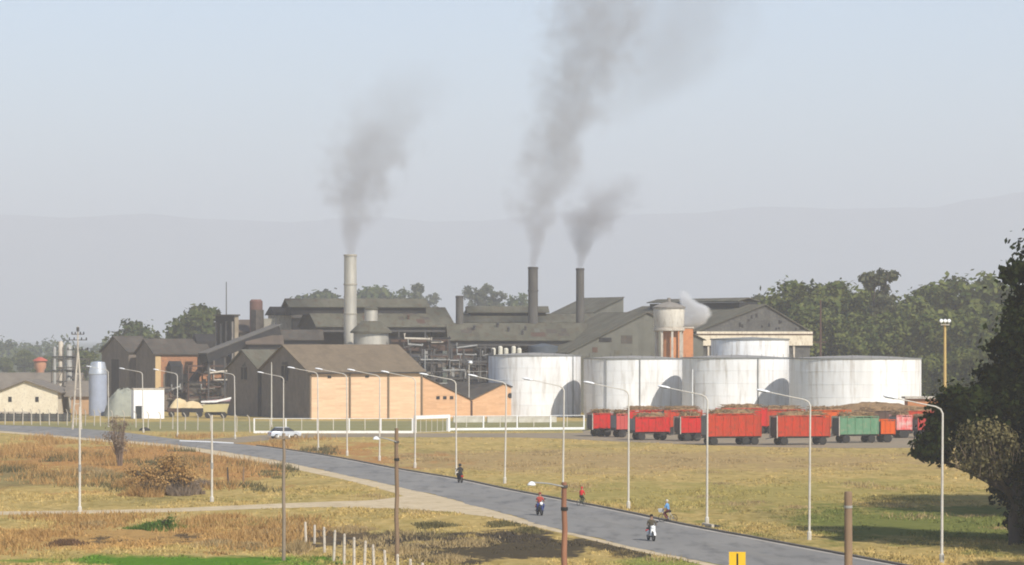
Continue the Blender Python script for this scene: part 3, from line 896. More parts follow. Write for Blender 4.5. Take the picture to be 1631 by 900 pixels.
# orange brick wall behind the chute
ow = root_at('orange_brick_wall', 318, 610, 'stretch of orange brick wall with dark openings behind the black chute', 'building')
Lo = reach((ow.location.x, ow.location.y), UX, UY, 364)
MB().box(0, Lo, 0, 6, 0, 6.6).build('wall', M_BRICKD, ow)
for k in range(4):
    MB().box(.5+k*1.35, 1.2+k*1.35, -.06, -.003, 1.8, 5.6).build('opening', M_DARK, ow)
MB().box(-.2, Lo+.2, -.3, 6.2, 6.61, 6.85).build('roof_slab', M_ROOFD, ow)
lw = root_at('grey_lean_to', 262, 606, 'low grey brown lean-to below the orange wall', 'shed')
Ll = reach((lw.location.x, lw.location.y), UX, UY, 316)
MB().prism_v([(0,0),(Ll,0),(Ll,4.2),(0,3.2)], 0, 4).build('wall', mat('leanto', (.20,.155,.11), (.14,.11,.085)), lw)
MB().prism_v([(-.3,3.25),(Ll+.3,4.3),(Ll+.3,4.45),(-.3,3.4)], -.4, 4.3).build('roof', M_ROOFD, lw)
for k in range(3):
    MB().box(1+k*1.9, 2+k*1.9, -.06, -.003, 0, 2.2).build('opening', M_DARK, lw)

# rusty clutter of frames and pipes between the chute and the sooty gable
def clutter(name, px0, Y0, px1, label, levels, depth, seed, mats_, npipe=10, rz=A):
    r = root_at(name, px0, Y0, label, 'steel frame', rz)
    L = reach((r.location.x, r.location.y), math.cos(rz), math.sin(rz), px1)
    rg = random.Random(seed)
    n = max(2, int(L/2.6))
    for k in range(n+1):
        u = L*k/n
        for v in (0, depth):
            MB().bar((u+rg.uniform(-.2,.2), v, 0), (u, v, levels[-1]+rg.uniform(-1.2,.6)), .2).build('column', rg.choice(mats_), r)
    for z in levels:
        MB().box(-.2, L+.2, -.1, .1, z-.13, z+.13).build('beam', rg.choice(mats_), r)
        for k in range(n):
            if rg.random() < .6:
                MB().bar((L*k/n, .02, z-.1), (L*(k+1)/n, .02, max(.2, z-rg.uniform(1.6,2.6))), .1).build('brace', rg.choice(mats_), r)
            if rg.random() < .45:
                a = L*k/n
                MB().box(a+.15, L*(k+1)/n-.15, depth*.3, depth*.3+.1, max(.1, z-2.2), z-.2).build('panel', rg.choice((M_DARK, M_RUST, M_ROOFD, M_BRICKG)), r)
    for k in range(npipe):
        u, z, l = rg.uniform(0, L*.7), rg.uniform(1, levels[-1]), rg.uniform(1.5, max(2, L*.5))
        MB().tube([(u,-.4,z+.9),(u,-.4,z),(min(L,u+l),-.4,z+rg.uniform(-.6,.6)),(min(L,u+l),.3,z)], rg.uniform(.08,.2), 7).build('pipe', rg.choice(mats_ + [M_STEELL, M_CONC]), r, smooth=True)
    return r
clutter('scrap_frame', 300, 596, 364, 'rusty tangle of frames and pipes under the black chute', (2.6, 5.2, 8.0), 3, 61, [M_STEELD, M_RUST, M_DARK], 12)
clutter('scrap_frame', 255, 600, 300, 'low rusty frame with pipes behind the bagasse carts', (2.0, 4.2), 2.5, 62, [M_STEELD, M_RUST, M_BRICKG], 8)
clutter('roof_gantry', 432, 612, 500, 'dark steel gantry crossing the roofs behind the sooty gables', (8.0, 11.0, 13.6), 3, 63, [M_STEELD, M_DARK, M_RUST], 10, rz=R(8))
clutter('bay_frame', 622, 596, 716, 'dark cross braced frame inside the open bay of the mill', (4.0, 7.0, 10.0, 12.8), 3, 64, [M_STEELD, M_DARK, M_STEELD], 16, rz=R(6))
clutter('eave_frame', 720, 598, 790, 'dense dark pipework under the left part of the boiler roof', (4.0, 6.4, 8.8, 11.2), 3, 65, [M_STEELD, M_DARK, M_STEELD], 18, rz=R(4))
for px0, Y0, px1, ye, yr_, lb, mr2 in ((440,640,506,506,494,'rust stained low roof left of the mill monitor',M_ROOFD),(452,604,512,541,527,'small dark roof tucked behind the warehouse ridge',M_ROOFD),(395,600,448,548,536,'narrow brown roof below the sloping gallery',MATS['roof_rust'])):
    solid_gable_u('patched_shed', lb, px0, Y0, px1, zat(ye,Y0), zat(yr_,Y0+4), 7, M_DARK, M_DARK, mr2, rz=R(6))
# roof vents and patches that break the long ridges
rv_ = random.Random(9)
for par, Lr, Wd_, ze_, zr_ in ((shA,LA,16,zat(520,622),zat(491,632)),(shB,LB,16,12.45,15.3)):
    for k in range(5):
        u, t_ = rv_.uniform(2, Lr-2), rv_.uniform(.25,.8)
        v = Wd_/2*t_; z = ze_ + (zr_-ze_)*t_
        MB().lathe([(.22,z),(.22,z+.8),(.4,z+.82),(.05,z+1.1)], 12, (u,v,0)).build('roof_vent', rv_.choice((M_STEELD, M_RUST)), par)
    for k in range(7):
        u, t_ = rv_.uniform(1, Lr-4), rv_.uniform(.08,.6)
        w_ = rv_.uniform(.9, 2.6); dt = rv_.uniform(.15,.3)
        sl = (zr_-ze_)
        v0, v1 = Wd_/2*t_, Wd_/2*(t_+dt)
        z0, z1 = ze_+sl*t_+.235, ze_+sl*(t_+dt)+.235
        MB().add([(u,v0,z0),(u+w_,v0,z0),(u+w_,v1,z1),(u,v1,z1)], [(0,1,2,3)]).build('patched_sheet', rv_.choice((M_RUST, M_ROOFD, M_ROOFD, MATS['sheet_grey'])), par, fix=False)

# low mill wall right of the chute (dark base under the gallery)
lm = root_at('machine_hall', 330, 622, 'dark low machine hall underneath the sloping gallery', 'shed')
Lm = reach((lm.location.x, lm.location.y), UX, UY, 452)
MB().box(0, Lm, 0, 5, 0, 9.4).build('wall', M_DARK, lm)
MB().box(-.3, Lm+.3, -.3, 5.3, 9.41, 9.6).build('roof_slab', M_ROOFD, lm)
for k in range(6):
    MB().box(1+k*2.3, 1.4+k*2.3, -.2, -.003, 0, 9.2).build('pier', M_BRICKG, lm)

# ---------------- left edge: house, distillery columns, silver tank, kiosk
hz_ = gp(92, 661)
h = empty('cream_house', (hz_.x, hz_.y, 0), 0, 'cream gabled house with two small windows behind the dark fence', 'house')
sH = F / hz_.y
zh = lambda y: zat(y, hz_.y)
xl = -100/sH
pk = -51/sH
MB().prism_v([(xl,0),(0,0),(0,zh(624)),(pk,zh(607)),(xl,zh(626))], 0, 16).build('wall', M_CREAM, h)
for (a, za), (b, zb2) in (((xl-.6, zh(626)-.25), (pk, zh(607))), ((pk, zh(607)), (.7, zh(624)-.3))):
    MB().prism_v([(a,za+.04),(b,zb2+.04),(b,zb2+.2),(a,za+.2)], -.5, 16.4).build('roof_slope', mat('house_roof', (.19,.165,.135), (.14,.12,.10)), h)
for x in (-76, -33):
    MB().box(x/sH-.28, x/sH+.28, -.08, -.003, zh(640), zh(632)).build('window', M_DARK, h)
h2 = empty('side_house', (hz_.x+1.6, hz_.y+5, 0), 0, 'orange plastered side house under a long brown roof', 'house')
MB().box(0, 5.0, 0, 8, 0, 3.0).build('wall', mat('orange_plaster', (.47,.30,.17), (.38,.24,.14)), h2)
MB().prism_u([(-.5,2.95),(8.5,2.95),(8.5,3.1),(4,5.6),(-.5,3.1)], -1.2, 5.5).build('roof', MATS['house_roof'], h2)
h3 = empty('long_low_house', (-96, 640, 0), 0, 'long low house with a dull brown roof at the fence corner', 'house')
MB().box(-8, 15, 0, 9, 0, 3.4).build('wall', M_CONC, h3)
MB().prism_u([(-.6,3.41),(9.6,3.41),(4.5,6.4)], -9, 16).build('roof', MATS['house_roof'], h3)
# red brick water tank far left
Yr = 760
lathe_thing('red_water_tank', 64, Yr, 'small orange water tank with a domed top far behind the cream house', 'water tank', [
    ('shaft', [(.9,0),(.9,zat(590,Yr)),(1.3,zat(586,Yr)),(1.35,zat(575,Yr)),(1.0,zat(574,Yr))], mat('tank_orange', (.55,.24,.14), (.5,.27,.17))),
    ('dome', [(1.7,zat(575,Yr)),(1.5,zat(573,Yr)),(.4,zat(569,Yr)),(.05,zat(568.5,Yr))], mat('tank_dome', (.42,.10,.07)))])
# distillery columns
for i, (px, yt, rr_, m, lb) in enumerate(((87,552,.28,M_STEELL,'thin pale distillery pipe stack beside the lattice frame'),
        (97,543,.45,M_CONC,'tall slim concrete coloured distillery column inside the lattice frame'),
        (110,548,.55,M_STEELL,'stout pale distillery column with a domed head'),
        (116,560,.5,M_STEELD,'dark distillery column next to the silver tank'))):
    Yd = 622 + i*3
    c = lathe_thing('distillery_column', px, Yd, lb, 'column', [('shell', [(rr_,0),(rr_,zat(yt,Yd)-.4),(rr_*.6,zat(yt,Yd)-.1),(.05,zat(yt,Yd))], m)])
    for z in (4, 7, 9.5):
        if z < zat(yt, Yd)-.6: MB().lathe([(rr_,z-.1),(rr_+.3,z-.1),(rr_+.3,z+.1),(rr_,z+.1)], 20).build('platform', M_STEELD, c)
fr = root_at('distillery_frame', 84, 626, 'open steel lattice frame around the distillery columns', 'steel frame', 0)
for x in (0, 2.2, 4.4, 6.4):
    for y in (-1.6, 2.2):
        MB().bar((x,y,0), (x,y,11.5 if x > 1 and x < 5 else 9), .16).build('column', M_STEELD, fr)
for z in (2.5, 5, 7.5, 9):
    MB().box(-.1, 6.5, -1.7, -1.5, z-.1, z+.1).build('beam', M_STEELD, fr)
    MB().box(-.1, 6.5, 2.1, 2.3, z-.1, z+.1).build('beam', M_STEELD, fr)
for x, z in ((0,2.5),(2.2,5),(4.4,2.5),(0,7.5-2.5)):
    MB().bar((x,-1.6,z-2.4), (x+2.1,-1.6,z+2.3), .1).build('brace', M_STEELD, fr)
# silver tank with bright cone
Ys = gp(156, 662).y
lathe_thing('silver_tank', 156, Ys, 'small silver tank with a bright sloping lid beside the sooty sheds', 'storage tank', [
    ('shell', [(1.5,0),(1.5,zat(596,Ys))], mat('bluish_steel', (.34,.38,.47), (.28,.31,.38), .5, .55)),
    ('lid', [(1.55,zat(596,Ys)),(1.55,zat(594,Ys)),(1.15,zat(577,Ys)),(.1,zat(575,Ys))], mat('bright_zinc', (.62,.64,.66), (.5,.52,.54), .8, .35, metal=.6))])
# gravel heap
def heap(name, px, py, w, hgt, dpt, m, label, cat, seed):
    p = gp(px, py)
    r2 = random.Random(seed)
    n, k = 24, 7
    vs_, fs_ = [], []
    for j in range(k):
        t = j/(k-1)
        for i in range(n):
            a = 2*math.pi*i/n
            rr2 = (1-t) * (1 + .18*math.sin(3*a+seed) + r2.uniform(-.07,.07))
            vs_.append((w/2*rr2*math.cos(a), dpt/2*rr2*math.sin(a), hgt*(1-(1-t)**2.6)*(1+r2.uniform(-.08,.08)) if j else -.02))
    for j in range(k-1):
        for i in range(n):
            fs_.append((j*n+i, j*n+(i+1)%n, (j+1)*n+(i+1)%n, (j+1)*n+i))
    o = MB().add(vs_, fs_).build(name, m, smooth=True)
    o.location = p
    return tag(o, label, cat)
M_SAND = mat('bagasse', (.62,.50,.30), (.52,.40,.23), .9, 1.0, bump=.5)
heap('gravel_heap', 196, 663, 7.0, 4.4, 5, mat('gravel', (.30,.31,.26), (.24,.25,.21), .9, 1), 'grey green gravel heap between the silver tank and the kiosk', 'heap', 1)
hA = heap('bagasse_load', 285, 664, 3.2, 1.5, 2.6, M_SAND, 'taller straw coloured bagasse load, on the cart nearer the kiosk', 'heap', 2)
hB = heap('bagasse_load', 306, 664, 3.6, 1.1, 2.6, M_SAND, 'lower flatter straw coloured bagasse load next to the taller one', 'heap', 3)
for hh, lb in ((hA,'dark cart under the taller bagasse load'),(hB,'dark cart under the flatter bagasse load')):
    hh.location.z = 1.45
    ct = empty('bagasse_cart', (hh.location.x, hh.location.y, 0), R(8), lb, 'cart')
    MB().box(-1.9, 1.9, -1.1, 1.1, .75, 1.46).build('body', M_RUST if hh is hA else M_DARK, ct)
    for x in (-1.2, 1.2):
        for y in (-1.0, 1.0):
            MB().lathe([(.2,y-.13),(.48,y-.12),(.48,y+.12),(.2,y+.13)], 16, (x,0,.48), axis='y').build('wheel', M_RUBBER, ct)
heap('soil_mound', 231, 686, 1.7, .45, 1.0, M_DARK, 'small black mound on the verge by the bend', 'heap', 4)
# kiosk
kp = gp(213, 667)
ks = empty('white_kiosk', (kp.x, kp.y, 0), R(12), 'square white flat roofed gatehouse with a dark door', 'kiosk')
sk = F / kp.y
wk, hk = 47.5/sk/math.cos(R(12)), 46/sk
MB().box(0, wk, 0, 4, 0, hk).build('wall', mat('kiosk_white', (.86,.86,.85), (.83,.83,.82), .5, .6), ks)
MB().box(-.06, wk+.06, -.06, 4.06, hk+.003, hk+.22).build('roof_slab', M_CONC, ks)
MB().box(.35, 1.25, -.06, -.003, 0, 2.0).build('door', M_GLASS, ks)
MB().box(.28, .34, -.1, -.003, 0, 2.07).box(1.26, 1.32, -.1, -.003, 0, 2.07).box(.341, 1.259, -.1, -.003, 2.01, 2.07).build('door_frame', M_GREYP, ks)
# loader / tipper with raised pale body, left of the sooty gable
lp = gp(344, 666)
ld = empty('cane_tipper', (lp.x, lp.y, 0), R(6), 'yellowish tipper cart with a tilted pale side panel near the bagasse heaps', 'cart')
MB().prism_v([(-2.0,1.0),(1.7,1.0),(2.1,2.3),(-2.1,2.15)], -1, 1).build('body', mat('tipper_yellow', (.50,.42,.20), (.40,.34,.18)), ld)
MB().prism_v([(-2.4,2.5),(0,2.55),(2.4,3.1),(2.4,3.4),(0,2.85),(-2.4,2.75)], -1.1, -.9).build('side_board', M_WHITE, ld)
MB().prism_v([(-2.3,2.55),(2.3,2.7),(2.3,3.2),(-2.3,2.75)], .8, 1.1).build('side_board', mat('mauve', (.33,.22,.24)), ld)
for x in (-1.3, 1.2):
    for y in (-1.0, 1.0):
        MB().lathe([(.2,y-.14),(.5,y-.13),(.5,y+.13),(.2,y+.14)], 18, (x,0,.5), axis='y').build('wheel', M_RUBBER, ld)
MB().box(-1.6, 1.5, -.5, .5, .5, 1.0).build('chassis', M_DARK, ld)

# ---------------------------------------------------------------- street lamps
def lamp_proto():
    r = empty('street_lamp', (0,0,0))
    MB().lathe([(.14,0),(.14,.5),(.09,.55)], 12).build('base_collar', M_LAMP, r)
    MB().tube([(0,0,.4),(0,0,5),(0,0,8.6),(-.12,0,8.85),(-.4,0,9.0)], [.085,.074,.058,.05,.046], 10).build('pole', M_LAMP, r, smooth=True)
    MB().tube([(-.38,0,9.0),(-1.4,0,9.2),(-2.75,0,9.48)], [.040,.034,.030], 8).build('arm', M_LAMP, r, smooth=True)
    hd = MB()
    sec = [(-2.6,.06,.05,9.46),(-2.8,.13,.09,9.50),(-3.15,.16,.10,9.56),(-3.4,.10,.06,9.60),(-3.45,.02,.02,9.61)]
    n = 10
    vs_, fs_ = [], []
    for x, w, t, z in sec:
        for k in range(n):
            a = 2*math.pi*k/n
            vs_.append((x, w*math.cos(a), z + t*math.sin(a)))
    for i in range(len(sec)-1):
        for k in range(n):
            fs_.append((i*n+k, i*n+(k+1)%n, (i+1)*n+(k+1)%n, (i+1)*n+k))
    hd.add(vs_, fs_)
    hh = hd.build('lamp_head', M_HEAD, r, smooth=True)
    MB().obox((-3.08,0,9.475), (.5,.22,.03), Matrix.Rotation(R(10), 3, 'Y')).build('lens', M_GLASS, hh)
    return r
LP0 = lamp_proto()
lamp_spots = [
    (1500,897,'white street lamp in front of the dark tree'),
    (1289,860,'white street lamp before the broad tank at the tree shadow tip'),
    (1126,836,'white street lamp beside the dark drain opening in the kerb'),
    (1001,810,'white street lamp behind the blue shirted cyclist'),
    (896.5,790,'white street lamp standing behind the reddish wooden pole'),
    (804,770,'white street lamp in front of the round vent gable'),
    (727,757,'white street lamp next to the rider in black'),
    (661,745.5,'white street lamp in front of the white gate frame'),
    (604.5,734,None), (553,726,None), (507,718,None), (451.5,710,'white street lamp standing behind the silver car'), (374.5,699,None), (283,695.5,None),
    (228.5,689,'white street lamp in front of the white gatehouse'), (173,680,None)]
for i, (px, py, lb) in enumerate(lamp_spots):
    o = LP0 if i == 0 else copy_tree(LP0)
    o.location = gp(px, py)
    o.rotation_euler = (R(rnd.gauss(0,.7)), R(rnd.gauss(0,.7)), R(rnd.uniform(-7, 7)))
    k_ = 1.0 if py > 715 else .92
    o.scale = (k_, k_, k_)
    tag(o, lb or 'white street lamp on the factory side of the bend', 'street lamp', 'white street lamps along the road')
for px, py, lb in ((127,815,'plain white pole beside the dirt path, left of the bare tree'), (337.5,799,'plain white pole right of the rusty shrub')):
    p = gp(px, py)
    o = empty('white_pole', p, 0, lb, 'pole')
    h_ = (py - (648 if px < 200 else 661)) / (F/p.y)
    MB().tube([(0,0,0),(0,0,h_*.5),(0,0,h_)], [.095,.085,.07], 10).build('shaft', M_LAMP, o, smooth=True)
    MB().lathe([(.11,h_*.38),(.115,h_*.39),(.115,h_*.44),(.11,h_*.45)], 10).build('band', M_STEELL, o)
    MB().lathe([(.16,0),(.15,.35),(.1,.4)], 10).build('foot', M_LAMP, o)

# wooden poles
def wood_pole(px, py_top, Y, r0, m, label, cut=False, lamp=None, py_base=None, name='wooden_pole'):
    x = (px - CX) * Y / F
    zt_ = zat(py_top, Y)
    r = empty(name, (x, Y, 0), 0, label, 'pole')
    rg = random.Random(int(px))
    pts = [(rg.uniform(-.03,.03), 0, zt_*k/6) for k in range(7)]
    MB().tube(pts, [r0*(1.1-.25*k/6) for k in range(7)], 12).build('shaft', m, r, smooth=True)
    if lamp:
        lx, lz, l0 = lamp
        MB().tube([(0,-.12,l0),(lx*.5,-.12,(l0+lz)/2+.04),(lx,-.12,lz)], .035, 8).build('arm', M_STEELL, r, smooth=True)
        MB().lathe([(.03,0),(.12,-.04),(.2,-.16),(.17,-.2)], 16, (lx-.05,-.12,lz+.04)).build('lamp_shade', M_HEAD, r, smooth=True)
        MB().lathe([(r0*1.12,l0-.06),(r0*1.2,l0-.05),(r0*1.2,l0+.05),(r0*1.12,l0+.06)], 12).build('clamp', M_STEELD, r)
        MB().lathe([(r0*1.1,l0-1.1),(r0*1.2,l0-1.09),(r0*1.2,l0-.95),(r0*1.1,l0-.94)], 12).build('clamp', M_DARK, r)
    else:
        MB().bar((-.4,-r0,zt_-.3), (.4,-r0,zt_-.3), .09).build('cross_arm', m, r)
        for sx in (-.32, .32):
            MB().lathe([(.03,zt_-.26),(.05,zt_-.2),(.03,zt_-.1)], 8, (sx,-r0,0)).build('insulator', M_WHITE, r)
    return r
wood_pole(452, 690, F*HC/(893-HZ), .10, mat('pole_grey', (.27,.21,.155), (.20,.16,.12), 2, .9, stretch=(1,1,.2)), 'thin grey wooden pole rising from the green grass')
wood_pole(632, 682, F*HC/(893-HZ), .125, M_WOOD, 'wooden pole with a small lamp beside the concrete fence posts', lamp=(-1.15, zat(696,200.8), zat(704,200.8)))
wood_pole(899, 768, 158, .135, M_WOODR, 'reddish wooden pole with a white lamp arm next to the road', lamp=(-1.45, zat(768,158)+.0, zat(775,158)))
r = empty('wooden_post', ((1351-CX)*145/F, 145, 0), 0, 'thick weathered wooden post without wires near the tree shadow', 'post')
zt_ = zat(783, 145)
MB().tube([(0,0,0),(.01,0,zt_*.5),(0,0,zt_-.06),(0,0,zt_)], [.19,.175,.165,.14], 14).build('shaft', M_WOOD, r, smooth=True)
MB().lathe([(.178,zt_-.7),(.185,zt_-.69),(.185,zt_-.6),(.178,zt_-.59)], 14).build('band', M_STEELL, r)
# yellow road sign
Ysg = 176
sg = empty('road_sign', ((1174.5-CX)*Ysg/F, Ysg, 0), R(-8), 'yellow square road sign with a dark upright bar at the road edge', 'sign')
MB().box(-.04, .04, -.04, .04, 0, zat(879,Ysg)-.1).build('post', M_STEELD, sg)
MB().box(-.42, .42, -.075, -.045, zat(879,Ysg)-.84, zat(879,Ysg)).build('panel', mat('sign_yellow', (.80,.50,.02), (.74,.46,.02), 2, .5), sg)
MB().box(-.04, .05, -.082, -.077, zat(879,Ysg)-.72, zat(879,Ysg)-.08).build('symbol_bar', M_DARK, sg)
# drain opening
dp = gp(1138, 838.5)
dr = empty('drain_inlet', (dp.x, dp.y, 0), R(102), 'dark drain opening with a concrete lintel in the kerb', 'drain')
MB().box(-1.1, 1.1, -.35, .35, 0, .07).build('grate', M_DARK, dr)
MB().box(-1.25, 1.25, .36, .55, 0, .2).build('lintel', M_CONC, dr)

# lattice power pole
pp = gp(124, 684)
pw = empty('power_pole', (pp.x, pp.y, 0), 0, 'tall twin leg concrete power pole with stubby cross arms', 'power pole')
sP = F/pp.y
hp = (684-520)/sP
MB().tube([(-.75,0,0),(-.25,0,hp*.55),(0,0,hp*.75),(0,0,hp)], [.16,.14,.12,.09], 10).build('leg', M_CONC, pw, smooth=True)
MB().tube([(.45,0,0),(.25,0,hp*.55),(.06,0,hp*.75)], [.16,.14,.11], 10).build('leg', M_CONC, pw, smooth=True)
for k in range(4):
    z = 1.5 + k*2.1
    MB().bar((-.7+k*.12,0,z), (.42-k*.05,0,z+.02), .1).build('rung', M_CONC, pw)
for z, w in ((hp-1.9,1.3), (hp-1.1,.9), (hp-3.3,1.5)):
    a = MB().bar((-w,0,z), (w,0,z), .12).build('cross_arm', M_STEELD, pw)
    for sx in (-w*.92, -w*.4, w*.4, w*.92):
        MB().lathe([(.06,z+.06),(.12,z+.12),(.06,z+.2),(.1,z+.26),(.04,z+.36)], 8, (sx,0,0)).build('insulator', M_DARK, a)
MB().lathe([(.2,hp-.7),(.2,hp-.1)], 10).build('head_fitting', M_STEELD, pw)
# floodlight mast
Ym = 340
ms = empty('floodlight_mast', ((1505-CX)*Ym/F, Ym, 0), 0, 'slim yellowish floodlight mast with a lamp platform against the woodland', 'mast')
MB().tube([(0,0,0),(0,0,zat(512,Ym))], [.22,.12], 10).build('shaft', mat('mast_yellow', (.52,.37,.14), (.42,.30,.13)), ms, smooth=True)
MB().box(-.42, .42, -.3, .3, zat(518,Ym), zat(516.5,Ym)).build('platform', M_CONC, ms)
for sx in (-.38, 0, .38):
    MB().lathe([(.05,-.12),(.17,-.1),(.19,.08),(.1,.1)], 12, (sx,-.3,zat(511,Ym)), axis='y').build('floodlight', M_HEAD, ms)
    MB().bar((sx,-.28,zat(516.4,Ym)), (sx,-.28,zat(512,Ym)), .05).build('bracket', M_STEELL, ms)
# slim masts and poles in the works
def thin_pole(name, px, ytop, Y, r0, m, label, cat='mast'):
    o = empty(name, ((px-CX)*Y/F, Y, 0), 0, label, cat)
    z = zat(ytop, Y)
    MB().tube([(0,0,0),(0,0,z*.6),(0,0,z)], [r0, r0*.85, r0*.6], 8).build('shaft', m, o, smooth=True)
    MB().lathe([(r0*1.6,0),(r0*1.6,.3)], 8).build('foot', M_CONC, o)
    return o
thin_pole('radio_mast', 360.5, 449, 700, .14, M_STEELD, 'faint thin radio mast above the sooty sheds')
thin_pole('white_pole', 1103, 588, 505, .10, M_WHITE, 'slim white pole in front of the tank with the drum behind', 'pole')
thin_pole('white_pole', 432.5, 577, 500, .10, M_LAMP, 'slim pale pole in front of the sooty gables', 'pole')
lm2 = thin_pole('lattice_mast', 1307, 478, 600, .22, M_RUST, 'rusty brown mast in front of the woodland behind the broad tank')
MB().bar((-1.4,0,zat(545,600)), (1.0,0,zat(545,600)), .16).build('cross_arm', M_RUST, lm2)
po = thin_pole('lamp_standard', 747, 578, 560, .09, M_LAMP, 'short pole with a white globe light above the annex roof', 'lamp')
MB().lathe([(.05,zat(581,560)),(.32,zat(579,560)),(.38,zat(577.5,560)),(.2,zat(575,560))], 12, (.25,0,0)).build('globe', M_HEAD, po, smooth=True)

# ---------------------------------------------------------------- fences
def line_px(a, b, n):
    pa, pb = gp(*a), gp(*b)
    return [pa.lerp(pb, i/(n-1)) for i in range(n)], (pb-pa).length, math.atan2(pb.y-pa.y, pb.x-pa.x)
# white railing with low wall
def railing(name, a, b, n, label, tall=2.0, gatepost=None):
    pts, L, ang = line_px(a, b, n)
    r = empty(name, pts[0], ang, label, 'fence')
    for i in range(n):
        u = L*i/(n-1)
        MB().box(u-.09, u+.09, -.09, .09, 0, tall).build('post', M_WHITE, r)
        if i < n-1:
            um = u + L/(n-1)/2
            MB().box(um-.045, um+.045, -.03, .03, .42, tall-.1).build('baluster', mat('thin_post', (.62,.58,.48)), r)
    MB().box(0, L, -.05, .05, tall-.05, tall+.02).build('top_rail', M_WHITE, r)
    MB().box(0, L, -.10, .10, .0, .32).build('kerb_wall', M_WHITE, r)
    for z in (.8, 1.2, 1.6):
        MB().bar((0,0,z), (L,0,z), .016).build('wire', M_STEELL, r)
    return r
railing('white_railing', (405,690), (657,690), 6, 'white post and rail fence on a low wall before the brick warehouse')
railing('white_railing', (716,685.5), (930,684), 5, 'white post and rail fence on a low wall beside the tanks')
# gate frame
pts, L, ang = line_px((661,689.5), (714,687.5), 2)
gt = empty('gate_frame', pts[0], ang, 'white goal shaped gate frame between the two railings', 'gate')
MB().box(-.15, .15, -.14, .14, 0, 2.35).build('post', M_WHITE, gt)
MB().box(L-.22, L+.22, -.16, .16, 0, 2.35).build('post', M_WHITE, gt)
MB().box(.16, L-.23, -.14, .14, 1.85, 2.33).build('lintel', M_WHITE, gt)
for k in range(1, 6):
    MB().box(L*k/6-.03, L*k/6+.03, -.03, .03, .1, 1.84).build('gate_bar', MATS['thin_post'], gt)
MB().box(.16, L-.23, -.035, .035, .05, .1).build('gate_rail', MATS['thin_post'], gt)
# white wall segments in the yard behind the railing
for x0, x1, lb in ((722,772,'low white yard wall in front of the annex valley'),(776,822,'low white yard wall below the round vent'),(826,886,'low white yard wall at the foot of the rust streaked tank')):
    pts, L, ang = line_px((x0,673), (x1,672.5), 2)
    w = empty('yard_wall', pts[0], ang, lb, 'wall', 'white yard walls')
    MB().box(0, L, -.12, .12, 0, .85).build('panel', mat('wall_offwhite', (.58,.56,.49), (.42,.39,.32), .7, .9), w)
    MB().box(-.03, L+.03, -.16, .16, .854, .93).build('coping', M_CONC, w)
# concrete post and wire fence
def post_proto():
    m = MB().tube([(0,0,0),(0,0,1.9),(0,-.1,2.15),(0,-.35,2.4)], [.085,.075,.07,.06], 6)
    return m.mesh('post', M_CONC, True)
PM = post_proto()
def wire_fence(a, b, n, label, name='wire_fence'):
    pts, L, ang = line_px(a, b, n)
    r = empty(name, pts[0], ang, label, 'fence')
    for i in range(n):
        o = link_mesh('post', PM, r, (L*i/(n-1), 0, 0))
        o.rotation_euler = (R(rnd.uniform(-2,2)), R(rnd.uniform(-2.5,2.5)), 0)
    for z in (.4, .9, 1.4, 1.85):
        MB().bar((0,.09,z), (L,.09,z), .018).build('wire', M_STEELL, r)
    return r
wire_fence((-20,676), (150,678.5), 13, 'concrete post and wire fence in front of the cream house')
wire_fence((160,679), (398,689), 13, 'concrete post and wire fence in front of the kiosk and bagasse heaps')
pts, L, ang = line_px((-20,671), (112,671.5), 2)
dw = empty('dark_hedge_wall', pts[0], ang, 'dark low slatted wall at the foot of the cream house', 'wall')
MB().box(0, L, 0, .3, 0, 1.2).build('panel', mat('hedge_dark', (.06,.065,.06), (.10,.10,.09), 1.2, 1), dw)
MB().box(0, L*.5, -.05, .34, 1.204, 1.5).build('coping', M_CONC, dw)
for k in range(12):
    MB().box(L*k/12, L*k/12+.2, -.12, -.003, 0, 1.35).build('pier', M_STEELD, dw)
# near fence of pale posts running down to the right
near = [(487.5,872,831),(501,866,836),(517,880,839),(531.5,894,844),(548,900,850),(564,905.5,855.5),(580,911,861),(596,917.5,867),(615,926,876),(634,933,882.5),(655.5,941,890),(675,947,896)]
p0 = gp(487.5, 872)
nf = empty('post_fence', p0, 0, 'line of pale concrete fence posts standing in the dry scrub', 'fence')
prev = None
tops = []
for i, (px, yb, yt) in enumerate(near):
    p = gp(px, yb)
    hgt = (yb-yt) / (F/p.y)
    o = MB().tube([(0,0,-.1),(0,0,hgt*.5),(0,0,hgt-.05),(0,0,hgt)], [.085,.08,.075,.05], 6).build('post', M_CONC, nf, smooth=True)
    o.location = p - p0
    o.rotation_euler = (R(rnd.uniform(-3,3)), R(rnd.uniform(-3,3)), rnd.random())
    tops.append((p - p0, hgt))
for (a, ha), (b, hb) in zip(tops[2:], tops[3:]):
    for k in (.35, .65, .92):
        MB().bar(a + Vector((0,0,ha*k)), b + Vector((0,0,hb*k)), .012).build('wire', M_STEELD, nf)
# two leaning dark stakes
for px, yb, yt, tl, lb in ((364,773,744,-4,'dark leaning stake right of the rusty shrub'),(387.5,775,744,1,'brown upright stake next to the leaning one')):
    p = gp(px, yb)
    hgt = (yb-yt)/(F/p.y)
    o = MB().tube([(0,0,-.1),(0,0,hgt*.6),(.02,0,hgt)], [.09,.08,.06], 7).build('stake', M_BARK if px < 370 else M_WOOD, smooth=True)
    o.location = p
    o.rotation_euler = (0, R(tl), 0)
    tag(o, lb, 'stake')

